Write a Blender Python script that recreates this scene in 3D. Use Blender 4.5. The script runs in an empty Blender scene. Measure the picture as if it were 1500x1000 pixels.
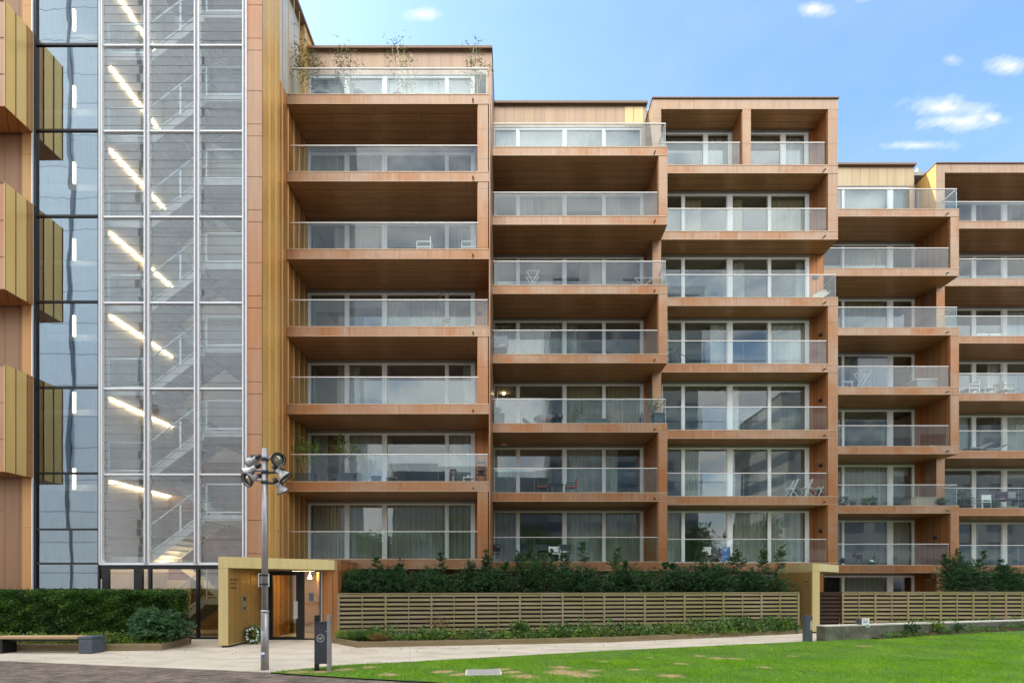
import bpy, math, random
import numpy as np
from mathutils import Vector, Matrix

random.seed(11)
RNG = np.random.default_rng(11)
S = bpy.context.scene
COL = S.collection
F = 680.0            # focal length in pixels of a 1500 px wide frame
EYE = 1.9
def px(x, d): return (x - 750.0) * d / F
def pz(y, d): return EYE + (856.0 - y) * d / F
R = math.radians

# ------------------------------------------------------------------ mesh helper
class MB:
    def __init__(s): s.v = []; s.f = []; s.cut = []
    def mark(s, i): s.cut.append((len(s.f), i)); return s
    def poly(s, pts):
        n = len(s.v); s.v += [tuple(p) for p in pts]; s.f.append(tuple(range(n, n + len(pts)))); return s
    def box(s, x0, x1, y0, y1, z0, z1):
        n = len(s.v)
        s.v += [(x0,y0,z0),(x1,y0,z0),(x1,y1,z0),(x0,y1,z0),(x0,y0,z1),(x1,y0,z1),(x1,y1,z1),(x0,y1,z1)]
        s.f += [tuple(n+i for i in q) for q in ((0,3,2,1),(4,5,6,7),(0,1,5,4),(1,2,6,5),(2,3,7,6),(3,0,4,7))]
        return s
    def obox(s, c, ax, hx, hy, hz):
        """box rotated by angle ax about z, centre c, half sizes"""
        n = len(s.v); ca, sa = math.cos(ax), math.sin(ax)
        for dz in (-hz, hz):
            for dx, dy in ((-hx,-hy),(hx,-hy),(hx,hy),(-hx,hy)):
                s.v.append((c[0]+dx*ca-dy*sa, c[1]+dx*sa+dy*ca, c[2]+dz))
        s.f += [tuple(n+i for i in q) for q in ((0,3,2,1),(4,5,6,7),(0,1,5,4),(1,2,6,5),(2,3,7,6),(3,0,4,7))]
        return s
    def prism(s, pts, z0, z1):
        n = len(s.v); k = len(pts)
        a = sum(pts[i][0]*pts[(i+1)%k][1]-pts[(i+1)%k][0]*pts[i][1] for i in range(k))
        if a < 0: pts = pts[::-1]
        s.v += [(p[0],p[1],z0) for p in pts] + [(p[0],p[1],z1) for p in pts]
        s.f.append(tuple(n+i for i in reversed(range(k)))); s.f.append(tuple(n+k+i for i in range(k)))
        for i in range(k):
            j = (i+1) % k; s.f.append((n+i, n+j, n+k+j, n+k+i))
        return s
    def tube(s, p0, p1, r0, r1=None, n=8, cap=True):
        r1 = r0 if r1 is None else r1
        p0, p1 = Vector(p0), Vector(p1); d = (p1-p0)
        if d.length < 1e-6: return s
        d.normalize()
        u = d.orthogonal().normalized(); w = d.cross(u); b = len(s.v)
        for p, r in ((p0, r0), (p1, r1)):
            for i in range(n):
                a = 2*math.pi*i/n; s.v.append(tuple(p + (u*math.cos(a)+w*math.sin(a))*r))
        for i in range(n):
            j = (i+1) % n; s.f.append((b+i, b+j, b+n+j, b+n+i))
        if cap:
            s.f.append(tuple(b+i for i in reversed(range(n)))); s.f.append(tuple(b+n+i for i in range(n)))
        return s
    def chain(s, pts, r0, r1=None, n=6):
        r1 = r0 if r1 is None else r1; k = len(pts)-1
        for i in range(k):
            s.tube(pts[i], pts[i+1], r0+(r1-r0)*i/k, r0+(r1-r0)*(i+1)/k, n)
        return s
    def lathe(s, c, axis, prof, n=16, c0=True, c1=True):
        """prof: list of (t along axis, radius)"""
        c = Vector(c); d = Vector(axis).normalized(); u = d.orthogonal().normalized(); w = d.cross(u); b = len(s.v)
        for t, r in prof:
            for i in range(n):
                a = 2*math.pi*i/n; s.v.append(tuple(c + d*t + (u*math.cos(a)+w*math.sin(a))*max(r, 1e-4)))
        for q in range(len(prof)-1):
            for i in range(n):
                j = (i+1) % n; s.f.append((b+q*n+i, b+q*n+j, b+(q+1)*n+j, b+(q+1)*n+i))
        e = b+(len(prof)-1)*n
        if c0: s.f.append(tuple(b+i for i in reversed(range(n))))
        if c1: s.f.append(tuple(e+i for i in range(n)))
        return s
    def ball(s, c, rx, ry, rz, n=12, m=8, jit=0.0):
        b = len(s.v)
        for q in range(m+1):
            t = math.pi*q/m
            for i in range(n):
                a = 2*math.pi*i/n; k = 1 + random.uniform(-jit, jit)
                s.v.append((c[0]+rx*k*math.sin(t)*math.cos(a), c[1]+ry*k*math.sin(t)*math.sin(a), c[2]+rz*k*math.cos(t)))
        for q in range(m):
            for i in range(n):
                j = (i+1) % n; s.f.append((b+q*n+i, b+(q+1)*n+i, b+(q+1)*n+j, b+q*n+j))
        return s

ORG = {}
def org(p): return ORG.get(p.name, Vector((0,0,0))) if p else Vector((0,0,0))
def add(o, parent=None):
    COL.objects.link(o)
    if parent is not None: o.parent = parent
    return o
def tag(o, label=None, cat=None, group=None, kind=None):
    if label: o['label'] = label
    if cat: o['category'] = cat
    if group: o['group'] = group
    if kind: o['kind'] = kind
    return o
def thing(name, loc, label, cat, group=None):
    o = bpy.data.objects.new(name, None); o.location = loc; o.empty_display_size = .2
    add(o); ORG[o.name] = Vector(loc)
    return tag(o, label, cat, group)
def obj(name, mb, mat, parent=None, smooth=False, bevel=0):
    me = bpy.data.meshes.new(name); og = org(parent)
    if isinstance(mb, MB):
        me.from_pydata([(v[0]-og.x, v[1]-og.y, v[2]-og.z) for v in mb.v], [], mb.f)
    else:
        V, n = mb   # numpy (N,n,3) faces
        V = V - np.array(og)
        N = V.shape[0]
        me.vertices.add(N*n); me.vertices.foreach_set('co', V.reshape(-1).astype(np.float32))
        me.loops.add(N*n); me.loops.foreach_set('vertex_index', np.arange(N*n, dtype=np.int32))
        me.polygons.add(N); me.polygons.foreach_set('loop_start', np.arange(0, N*n, n, dtype=np.int32))
        me.polygons.foreach_set('loop_total', np.full(N, n, dtype=np.int32)); me.update(calc_edges=True)
    for q in (mat if isinstance(mat, (list, tuple)) else [mat]): me.materials.append(q)
    if isinstance(mb, MB) and mb.cut:
        mi = [0]*len(mb.f)
        for c, i in mb.cut: mi[c:] = [i]*(len(mb.f)-c)
        me.polygons.foreach_set('material_index', mi)
    if smooth:
        me.polygons.foreach_set('use_smooth', [True]*len(me.polygons))
    o = bpy.data.objects.new(name, me); add(o, parent)
    ORG[o.name] = og
    if bevel:
        b = o.modifiers.new('bevel', 'BEVEL'); b.width = bevel; b.segments = 2; b.limit_method = 'ANGLE'; b.angle_limit = R(40)
    return o
def solo(name, mb, mat, label, cat, group=None, kind=None, smooth=False):
    return tag(obj(name, mb, mat, None, smooth), label, cat, group, kind)

# ------------------------------------------------------------------ materials
class NT:
    def __init__(s, name):
        s.m = bpy.data.materials.new(name); s.m.use_nodes = True; s.t = s.m.node_tree; s.t.nodes.clear()
        s.out = s.n('ShaderNodeOutputMaterial')
    def n(s, typ, **kw):
        x = s.t.nodes.new(typ)
        for k, v in kw.items(): setattr(x, k, v)
        return x
    def l(s, a, b): s.t.links.new(a, b)
    def pos(s): return s.n('ShaderNodeNewGeometry').outputs['Position']
    def val(s, op, a, b=None, c=None):
        x = s.n('ShaderNodeMath', operation=op)
        for i, q in enumerate((a, b, c)):
            if q is None: continue
            if hasattr(q, 'links'): s.l(q, x.inputs[i])
            else: x.inputs[i].default_value = q
        return x.outputs[0]
    def sep(s, v):
        x = s.n('ShaderNodeSeparateXYZ'); s.l(v, x.inputs[0]); return x.outputs
    def comb(s, a, b, c=0.0):
        x = s.n('ShaderNodeCombineXYZ')
        for i, q in enumerate((a, b, c)):
            if hasattr(q, 'links'): s.l(q, x.inputs[i])
            else: x.inputs[i].default_value = q
        return x.outputs[0]
    def scale(s, v, sx, sy, sz):
        x = s.n('ShaderNodeVectorMath', operation='MULTIPLY'); s.l(v, x.inputs[0]); x.inputs[1].default_value = (sx, sy, sz); return x.outputs[0]
    def noise(s, v, sc, det=3, rough=.55):
        x = s.n('ShaderNodeTexNoise'); s.l(v, x.inputs['Vector']); x.inputs['Scale'].default_value = sc
        x.inputs['Detail'].default_value = det; x.inputs['Roughness'].default_value = rough; return x.outputs['Fac']
    def ramp(s, f, stops):
        x = s.n('ShaderNodeValToRGB'); s.l(f, x.inputs[0]); cr = x.color_ramp
        while len(cr.elements) > len(stops): cr.elements.remove(cr.elements[-1])
        while len(cr.elements) < len(stops): cr.elements.new(.5)
        for e, (p, c) in zip(cr.elements, stops): e.position = p; e.color = (*c, 1) if len(c) == 3 else c
        return x.outputs[0]
    def mix(s, f, a, b, mode='MIX'):
        x = s.n('ShaderNodeMix', data_type='RGBA', blend_type=mode)
        for i, q in ((0, f), (6, a), (7, b)):
            if hasattr(q, 'links'): s.l(q, x.inputs[i])
            elif i == 0: x.inputs[0].default_value = q
            else: x.inputs[i].default_value = (*q, 1)
        return x.outputs[2]
    def bump(s, h, st=.3, dist=.01):
        x = s.n('ShaderNodeBump'); s.l(h, x.inputs['Height']); x.inputs['Strength'].default_value = st; x.inputs['Distance'].default_value = dist
        return x.outputs[0]
    def bsdf(s, col, rough=.5, metal=0.0, nrm=None, spec=None):
        b = s.n('ShaderNodeBsdfPrincipled')
        for q, i in ((col, 'Base Color'), (rough, 'Roughness'), (metal, 'Metallic')):
            if hasattr(q, 'links'): s.l(q, b.inputs[i])
            else: b.inputs[i].default_value = (*q, 1) if i == 'Base Color' else q
        if nrm is not None: s.l(nrm, b.inputs['Normal'])
        if spec is not None: b.inputs['Specular IOR Level'].default_value = spec
        return b.outputs[0]
    def done(s, sh): s.l(sh, s.out.inputs[0]); return s.m

def plain(name, c, rough=.5, metal=0.0, var=.12, sc=9.0, bump=0.0):
    t = NT(name); p = t.pos(); f = t.noise(p, sc, 4)
    lo = tuple(max(0, q*(1-var)) for q in c); hi = tuple(min(1, q*(1+var)) for q in c)
    col = t.ramp(f, [(.3, lo), (.7, hi)])
    return t.done(t.bsdf(col, rough, metal, t.bump(t.noise(p, sc*6, 3), .3, bump) if bump else None))

def panel(name, mode, w, h, c1, c2, c3, joint, rough=.42, metal=.5, mortar=.006, patch=.35, streak=.22, off=.5, ripple=.004, drift=0.0, drip=0.0):
    """metal cladding: brick-joint panels w long, h wide; patina drifts c1..c2 per panel and to c3 in big patches; drift adds c3 with height, part weathering, part painted sky sheen"""
    t = NT(name); p = t.pos(); x, y, z = t.sep(p)
    xy = t.val('ADD', x, y)
    if mode == 'vert': vec = t.comb(z, xy)
    elif mode == 'horiz': vec = t.comb(xy, z)
    else: vec = t.comb(x, y)
    b = t.n('ShaderNodeTexBrick'); t.l(vec, b.inputs['Vector']); b.offset = off
    b.inputs['Color1'].default_value = (*c1, 1); b.inputs['Color2'].default_value = (*c2, 1); b.inputs['Mortar'].default_value = (*c1, 1)
    b.inputs['Scale'].default_value = 1.0; b.inputs['Brick Width'].default_value = w; b.inputs['Row Height'].default_value = h
    b.inputs['Mortar Size'].default_value = mortar; b.inputs['Mortar Smooth'].default_value = .1; b.inputs['Bias'].default_value = 0
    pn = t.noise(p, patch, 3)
    if drift: pn = t.val('ADD', pn, t.val('MULTIPLY', t.val('SUBTRACT', z, 12.5), drift))  # more c3 higher up: weathering plus sky reflection painted into the colour
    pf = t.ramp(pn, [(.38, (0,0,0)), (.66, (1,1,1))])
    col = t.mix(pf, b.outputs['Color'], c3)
    st = t.noise(t.scale(p, 7, 7, .35) if mode != 'soffit' else t.scale(p, .5, 8, 8), 1.0, 4, .6)
    stc = t.ramp(st, [(.25, (1-streak,)*3), (.75, (1+streak,)*3)])
    col = t.mix(1.0, col, stc, 'MULTIPLY')
    if drip:
        dn = t.noise(t.comb(t.val('MULTIPLY', xy, 4.2), t.val('MULTIPLY', z, .32)), 1.0, 3)
        col = t.mix(t.val('MULTIPLY', t.ramp(dn, [(.60, (0,0,0)), (.72, (1,1,1))]), drip), col, (.47,.38,.30))
        dn = t.noise(t.comb(t.val('MULTIPLY', xy, 3.1), t.val('MULTIPLY', z, .9)), 1.0, 4)
        col = t.mix(t.val('MULTIPLY', t.ramp(dn, [(.58, (0,0,0)), (.75, (1,1,1))]), drip), col, (.20,.085,.04))
    col = t.mix(b.outputs['Fac'], col, joint)
    rg = t.val('MULTIPLY_ADD', st, .18, rough-.09)
    hgt = t.val('SUBTRACT', t.noise(p, 1.3, 2), t.val('MULTIPLY', b.outputs['Fac'], 1.2))
    return t.done(t.bsdf(col, rg, metal, t.bump(hgt, .35, ripple)))

def glass(name, refl, tint, wav=.0, wsc=.7, rough=.0, rcol=(1,1,1)):
    t = NT(name)
    lw = t.n('ShaderNodeLayerWeight'); lw.inputs['Blend'].default_value = .5
    fac = t.val('MULTIPLY_ADD', t.val('POWER', lw.outputs['Facing'], 4.0), 1-refl, refl)
    tr = t.n('ShaderNodeBsdfTransparent'); tr.inputs[0].default_value = (*tint, 1)
    gl = t.n('ShaderNodeBsdfGlossy'); gl.inputs['Roughness'].default_value = rough; gl.inputs[0].default_value = (*rcol, 1)
    if wav:
        t.l(t.bump(t.noise(t.scale(t.pos(), 1, 1, .55), wsc, 2, .4), 1.0, wav), gl.inputs['Normal'])
    mx = t.n('ShaderNodeMixShader'); t.l(fac, mx.inputs[0]); t.l(tr.outputs[0], mx.inputs[1]); t.l(gl.outputs[0], mx.inputs[2])
    return t.done(mx.outputs[0])

def leafmat(name, a, b, c=None, trans=.25, rough=.45, sc=2.2):
    t = NT(name); p = t.pos()
    f = t.noise(p, sc, 2); g = t.noise(p, 37, 1)
    k = t.val('ADD', t.val('MULTIPLY', f, .55), t.val('MULTIPLY', g, .45))
    st = [(.36, a), (.6, b)]
    if c: st.append((.74, c))
    col = t.ramp(k, st)
    d = t.bsdf(col, rough, 0, None, .35)
    tl = t.n('ShaderNodeBsdfTranslucent'); t.l(col, tl.inputs[0])
    mx = t.n('ShaderNodeMixShader'); mx.inputs[0].default_value = trans; t.l(d, mx.inputs[1]); t.l(tl.outputs[0], mx.inputs[2])
    return t.done(mx.outputs[0])

def emit(name, c, s):
    t = NT(name); e = t.n('ShaderNodeEmission'); e.inputs[0].default_value = (*c, 1); e.inputs[1].default_value = s
    return t.done(e.outputs[0])

M = {}
JN = (.06, .035, .02)
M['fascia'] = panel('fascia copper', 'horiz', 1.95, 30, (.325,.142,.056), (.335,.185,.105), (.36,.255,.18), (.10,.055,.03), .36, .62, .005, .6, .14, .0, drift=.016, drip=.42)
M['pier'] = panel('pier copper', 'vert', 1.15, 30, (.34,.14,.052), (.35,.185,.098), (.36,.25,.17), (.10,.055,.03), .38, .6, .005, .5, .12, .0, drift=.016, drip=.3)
M['soffit'] = panel('soffit copper', 'soffit', 3.6, .36, (.43,.215,.095), (.48,.25,.115), (.44,.225,.10), (.14,.07,.03), .42, .35, .009, .6, .2)
M['recess'] = panel('recess copper', 'vert', 40, .34, (.42,.165,.05), (.47,.20,.07), (.38,.18,.075), (.08,.03,.012), .42, .5, .010, .5, .2, .0)
M['gold'] = panel('gold cladding', 'vert', 2.6, .46, (.80,.49,.145), (.84,.54,.185), (.76,.42,.13), (.24,.13,.04), .42, .35, .006, .30, .10, ripple=.001)
M['boxgold'] = panel('box bay gold', 'vert', 40, 40, (.86,.59,.23), (.86,.59,.23), (.80,.53,.19), (.20,.11,.04), .40, .45, .001, .16, .05, ripple=.001)
M['seam'] = plain('seam gold', (.72,.50,.22), .35, .4, .05)
M['tcopper'] = panel('tower copper', 'vert', 2.6, .46, (.50,.225,.08), (.55,.27,.105), (.50,.28,.11), (.15,.07,.03), .40, .45, .006, .2, .08, ripple=.001)
M['corner'] = panel('corner copper', 'horiz', 40, 40, (.42,.19,.09), (.44,.22,.11), (.44,.29,.20), (.2,.1,.06), .40, .5, .001, .13, .12)
M['brownwall'] = panel('brown cladding', 'vert', 9, .50, (.27,.145,.075), (.30,.17,.085), (.28,.15,.08), (.10,.05,.025), .42, .5, .010, .2, .12)
M['pent'] = panel('penthouse cladding', 'vert', 9, .48, (.38,.265,.19), (.42,.315,.20), (.40,.28,.215), (.22,.13,.08), .42, .5, .007, .25, .15, .0)
M['pentgold'] = panel('penthouse gold', 'vert', 9, .48, (.47,.38,.23), (.42,.31,.19), (.49,.40,.27), (.22,.13,.06), .42, .5, .008, .25, .12, .0)
M['portal'] = panel('portal gold', 'horiz', 40, 40, (.62,.50,.23), (.65,.53,.26), (.63,.52,.27), (.2,.1,.06), .45, .45, .001, .3, .10)
M['portalin'] = panel('portal side gold', 'vert', 9, .58, (.50,.33,.10), (.46,.29,.08), (.40,.27,.10), (.22,.13,.04), .38, .6, .010, .8, .12)
M['edge'] = plain('pale copper edge', (.47,.33,.22), .38, .5, .12, 3)
M['cap'] = plain('coping brown', (.22,.14,.09), .45, .4)
M['frame'] = plain('window frame grey', (.84,.84,.83), .4, 0, .05)
M['header'] = plain('window header grey', (.22,.21,.19), .5, 0, .1)
M['white'] = plain('white powder coat', (.78,.78,.77), .35, 0, .04)
M['wframe'] = plain('white aluminium', (.84,.85,.87), .3, .3, .04)
M['rail'] = plain('handrail steel', (.62,.60,.57), .3, .6, .05)
M['black'] = plain('black metal', (.012,.013,.015), .35, .2, .1)
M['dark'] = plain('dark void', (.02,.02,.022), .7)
M['anth'] = plain('anthracite steel', (.045,.052,.068), .45, .3, .15, 6)
M['slate'] = plain('slate paint', (.07,.085,.11), .5, .1, .15, 6)
M['galv'] = plain('galvanised steel', (.33,.32,.33), .42, .55, .12, 5)
M['galvl'] = plain('pale galvanised steel', (.40,.40,.40), .38, .5, .1, 8)
M['inwall'] = plain('interior plaster', (.42,.41,.38), .8, 0, .06, 2)
M['infloor'] = plain('interior timber', (.22,.14,.08), .5, 0, .2, 4)
M['conc'] = plain('stair concrete', (.55,.56,.55), .7, 0, .12, 3, .003)
M['concw'] = plain('weathered concrete', (.115,.12,.085), .85, 0, .45, 2.5, .01)
M['conct'] = plain('pale concrete coping', (.50,.48,.42), .8, 0, .15, 5, .004)
M['brownpanel'] = plain('timber panel wall', (.20,.115,.055), .55, 0, .25, 3)
M['stairwall'] = plain('stair core wall', (.60,.59,.57), .7, 0, .08, 1.5)
M['goldwood'] = plain('gold lobby panel', (.46,.34,.13), .4, .2, .2, 3)
M['soil'] = plain('soil', (.045,.03,.02), .95, 0, .5, 14, .03)
M['red'] = plain('red fabric', (.35,.05,.04), .7)
M['teal'] = plain('teal plastic', (.12,.42,.42), .4)
M['tealg'] = plain('grey green cover', (.09,.125,.125), .7, 0, .2)
M['blue'] = plain('blue towel', (.08,.17,.42), .9, 0, .15, 20)
M['gtowel'] = plain('grey towel', (.10,.10,.115), .9, 0, .15, 20)
M['wtowel'] = plain('white towel', (.75,.74,.70), .9, 0, .05, 20)
M['purple'] = plain('purple fabric', (.055,.028,.085), .8, 0, .15)
M['wicker'] = plain('beige wicker', (.36,.31,.23), .8, 0, .25, 40)
M['gwicker'] = plain('grey wicker', (.30,.30,.31), .8, 0, .35, 40)
M['cab'] = plain('grey cabinet', (.23,.24,.27), .5, 0, .04)
M['terra'] = plain('brown planter', (.13,.05,.03), .7)
M['stem'] = plain('bamboo stem', (.30,.22,.10), .6, 0, .25)
M['twig'] = plain('dark twig', (.06,.04,.025), .8)
M['bark'] = plain('bark', (.10,.07,.045), .9, 0, .3)
M['cream'] = plain('cream cover', (.62,.58,.48), .8, 0, .08)
M['lens'] = plain('lamp lens', (.45,.43,.36), .12, .7, .2)
M['sign'] = plain('sign white', (.78,.80,.80), .4, 0, .03)
M['signteal'] = plain('sign teal', (.10,.30,.27), .4)
M['signgrey'] = plain('sign grey', (.30,.32,.34), .4)
M['sblue'] = plain('sticker blue', (.03,.12,.45), .4)
M['flower'] = plain('white petals', (.78,.80,.86), .7, 0, .06)
M['manhole'] = plain('manhole steel', (.36,.35,.34), .6, .3, .15, 12, .01)
M['ledpost'] = plain('post lens', (.45,.45,.40), .4)

M['wglass'] = glass('window glass', .10, (.80,.85,.82), .0020, .9, 0, (.86,.95,1))
M['bglass'] = glass('balustrade glass', .085, (.84,.92,.92), .0016, .8, 0, (.82,.93,1))
M['sglass'] = glass('stair balustrade glass', .05, (.74,.84,.82))
M['louvre'] = glass('louvre glass', .165, (.86,.90,.90), .0018, 1.1, 0, (.95,.98,1))
M['mirror'] = glass('reflective curtain glass', .36, (.42,.50,.55), .0045, .75, 0, (.72,.87,.96))
M['dglass'] = glass('door glass', .22, (.72,.66,.52))
M['gedge'] = plain('glass edge', (.40,.52,.54), .2, 0, .04)
M['led'] = emit('led strip', (1, .70, .38), 11)
M['ledsoft'] = emit('corridor lamp', (1, .74, .45), 5)
M['srail'] = plain('stair rail pale', (.80,.88,.90), .25, .2, .03)
M['bulb'] = emit('warm bulb', (1, .66, .32), 22)
M['warmglow'] = emit('lobby lamp', (1, .70, .36), 16)
def curtainmat(name='sheer curtain', a=(.28,.29,.26), b=(.52,.52,.48)):
    t = NT(name); p = t.pos(); x, y, z = t.sep(p)
    f = t.noise(t.comb(t.val('MULTIPLY', x, 9), 0.0), 1.0, 3)
    col = t.ramp(f, [(.3, a), (.7, b)])
    return t.done(t.bsdf(col, .9))
M['curtain'] = curtainmat()
M['curtain2'] = curtainmat('white curtain', (.55,.55,.54), (.76,.76,.75))
M['curtain3'] = curtainmat('beige curtain', (.30,.24,.15), (.50,.42,.30))
M['yew'] = leafmat('yew needles', (.014,.042,.014), (.05,.125,.04), (.13,.25,.085), .25)
M['hedge'] = leafmat('hedge leaves', (.012,.038,.008), (.07,.165,.022), (.22,.36,.06), .3)
M['shrub'] = leafmat('blue green leaves', (.025,.065,.025), (.08,.175,.07), (.18,.31,.14), .25)
M['bamboo'] = leafmat('bamboo leaves', (.07,.085,.02), (.17,.19,.055), (.28,.25,.10), .35)
M['green'] = leafmat('mixed green leaves', (.035,.08,.018), (.13,.24,.06), (.30,.40,.16), .35)
M['lime'] = leafmat('lime leaves', (.08,.15,.02), (.21,.32,.05), (.38,.44,.13), .35)
M['dryleaf'] = leafmat('dry leaves', (.09,.045,.02), (.22,.14,.05), (.33,.26,.11), .3)
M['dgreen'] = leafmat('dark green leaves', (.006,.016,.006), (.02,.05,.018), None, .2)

def grassmat():
    t = NT('lawn grass'); p = t.pos()
    f = t.val('ADD', t.val('MULTIPLY', t.noise(p, .9, 3), .5), t.val('MULTIPLY', t.noise(p, 23, 2), .5))
    col = t.ramp(f, [(.33, (.10,.25,.005)), (.52, (.22,.46,.010)), (.70, (.40,.58,.05))])
    d = t.bsdf(col, .6, 0, None, .25)
    tl = t.n('ShaderNodeBsdfTranslucent'); t.l(col, tl.inputs[0])
    mx = t.n('ShaderNodeMixShader'); mx.inputs[0].default_value = .3; t.l(d, mx.inputs[1]); t.l(tl.outputs[0], mx.inputs[2])
    return t.done(mx.outputs[0])
M['grass'] = grassmat()
BARE = [(px(a,d), d, r) for a, d, r in ((648,10.05,.34),(672,9.75,.25),(735,10.35,.30),(768,9.55,.38),(752,10.0,.28),(825,10.0,.55),(850,9.7,.45),
        (820,10.6,.3),(880,11.4,.25),(870,10.2,.25),(998,11.1,.22),(1025,12.3,.2),(1050,11.9,.28),(1075,11.8,.26),(950,12.0,.16),(985,9.6,.35),
        (1160,12.3,.2),(1118,10.6,.22),(540,10.6,.25),(505,10.35,.3),(470,10.1,.3),(440,10.05,.3),(570,9.75,.3),(1265,14.2,.3),(930,10.3,.2))]
def lawnbase():
    t = NT('lawn soil'); p = t.pos(); x, y, z = t.sep(p)
    col = t.ramp(t.noise(p, 5, 4), [(.3, (.035,.085,.006)), (.7, (.09,.17,.015))])
    m = None
    wob = t.val('MULTIPLY', t.val('SUBTRACT', t.noise(p, 4.2, 6, .7), .5), 2.4)
    for bx, by, r in BARE:
        r *= .72; dx = t.val('DIVIDE', t.val('SUBTRACT', x, bx), r*1.35); dy = t.val('DIVIDE', t.val('SUBTRACT', y, by), r)
        q = t.val('SUBTRACT', 1.0, t.val('SQRT', t.val('ADD', t.val('MULTIPLY', dx, dx), t.val('MULTIPLY', dy, dy))))
        m = q if m is None else t.val('MAXIMUM', m, q)
    fac = t.ramp(t.val('ADD', m, wob), [(.0, (0,0,0)), (.55, (1,1,1))])
    tan = t.ramp(t.noise(p, 16, 4), [(.3, (.20,.13,.055)), (.7, (.42,.31,.15))])
    return t.done(t.bsdf(t.mix(fac, col, tan), .95, 0, t.bump(t.noise(p, 30, 4), .5, .02)))
M['lawnbase'] = lawnbase()
def bricks():
    t = NT('brick paving'); p = t.pos(); v = t.n('ShaderNodeVectorRotate', rotation_type='Z_AXIS'); t.l(p, v.inputs['Vector']); v.inputs['Angle'].default_value = R(-11)
    b = t.n('ShaderNodeTexBrick'); t.l(v.outputs[0], b.inputs['Vector'])
    b.inputs['Color1'].default_value = (.05,.038,.032,1); b.inputs['Color2'].default_value = (.21,.165,.14,1); b.inputs['Mortar'].default_value = (.085,.072,.06,1)
    b.inputs['Scale'].default_value = 1; b.inputs['Brick Width'].default_value = .21; b.inputs['Row Height'].default_value = .07
    b.inputs['Mortar Size'].default_value = .005
    col = t.mix(1, b.outputs['Color'], t.ramp(t.noise(p, 1.1, 5), [(.3, (.7,.7,.7)), (.7, (1.3,1.25,1.2))]), 'MULTIPLY')
    return t.done(t.bsdf(col, .8, 0, t.bump(t.val('SUBTRACT', t.noise(p, 40, 3), b.outputs['Fac']), .5, .006)))
M['bricks'] = bricks()
def pathmat():
    t = NT('path concrete'); p = t.pos()
    col = t.ramp(t.noise(t.scale(p, .6, 1.4, 1), 1.3, 6, .65), [(.28, (.33,.285,.225)), (.5, (.49,.435,.355)), (.75, (.58,.525,.44))])
    sp = t.ramp(t.noise(p, 55, 3), [(.3, (.86,.86,.86)), (.6, (1.05,1.05,1.05))])
    x, y, z = t.sep(p)
    jt = t.val('LESS_THAN', t.val('PINGPONG', t.val('ADD', x, t.val('MULTIPLY', y, .22)), 2.2), .006)
    return t.done(t.bsdf(t.mix(t.val('MULTIPLY', jt, .8), t.mix(1, col, sp, 'MULTIPLY'), (.2,.18,.15)), .85, 0, t.bump(t.noise(p, 80, 3), .3, .004)))
M['path'] = pathmat()
def timber(name, a, b, moss, mz0, mz1):
    t = NT(name); p = t.pos(); x, y, z = t.sep(p)
    g = t.noise(t.scale(p, .8, .8, 22), 1.0, 5, .65)
    col = t.ramp(g, [(.3, a), (.7, b)])
    mo = t.ramp(t.noise(p, .55, 4, .7), [(.38, (0,0,0)), (.58, (1,1,1))])
    tex = t.ramp(t.noise(p, 14, 3), [(.3, (.35,.35,.35)), (.7, (1,1,1))])
    f = t.val('MULTIPLY', t.mix(1, mo, tex, 'MULTIPLY'), .75)
    return t.done(t.bsdf(t.mix(f, col, moss), .85, 0, t.bump(g, .4, .006)))
M['slat'] = timber('weathered slat timber', (.215,.155,.09), (.41,.33,.21), (.21,.205,.045), 0, 2)
M['sleeper'] = timber('timber edging', (.16,.105,.06), (.30,.22,.135), (.15,.15,.05), 0, 1)
M['dslat'] = timber('dark stained slats', (.035,.014,.007), (.085,.035,.016), (.05,.03,.01), 0, 1)
M['benchwood'] = timber('bench timber', (.33,.22,.11), (.48,.34,.19), (.40,.30,.15), 0, 1)
def facade(name, wall, win, w, h, ms):
    t = NT(name); p = t.pos(); x, y, z = t.sep(p)
    b = t.n('ShaderNodeTexBrick'); t.l(t.comb(x, z), b.inputs['Vector']); b.offset = 0
    b.inputs['Color1'].default_value = (*win, 1); b.inputs['Color2'].default_value = (*[q*1.6 for q in win], 1); b.inputs['Mortar'].default_value = (*wall, 1)
    b.inputs['Scale'].default_value = 1; b.inputs['Brick Width'].default_value = w; b.inputs['Row Height'].default_value = h; b.inputs['Mortar Size'].default_value = ms
    b.inputs['Mortar Smooth'].default_value = 0
    return t.done(t.bsdf(b.outputs['Color'], .5))
M['officewall'] = panel('pale office panels', 'horiz', 60, 3.0, (.84,.85,.86), (.70,.71,.73), (.86,.86,.85), (.36,.36,.37), .6, 0, .05, .12, .12, .5)
M['stonegrid'] = facade('stone grid facade', (.55,.52,.46), (.17,.19,.21), 5.2, 3.2, .8)
M['brickgrid'] = facade('grey grid facade', (.40,.39,.37), (.16,.17,.18), 6.0, 3.3, 1.0)
M['dwin'] = plain('dark window strip', (.11,.12,.13), .3)

# ------------------------------------------------------------------ foliage helpers
def unit(a): return a/np.maximum(np.linalg.norm(a, axis=-1, keepdims=True), 1e-9)
def leaves(pos, dirs, L, W, rng=RNG):
    """diamond leaves: (N,4,3)"""
    pos = np.asarray(pos, float); N = len(pos); d = unit(np.asarray(dirs, float))
    side = unit(np.cross(d, unit(rng.normal(size=(N,3)))))
    L = (np.broadcast_to(L, (N,))*rng.uniform(.65, 1.25, N))[:,None]; W = (np.broadcast_to(W, (N,))*rng.uniform(.7, 1.25, N))[:,None]
    mid = pos + d*L*.45
    return np.stack([pos, mid+side*W*.5, pos+d*L, mid-side*W*.5], 1), 4
def merge(*a): return np.concatenate([x[0] for x in a], 0), 4

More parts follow.
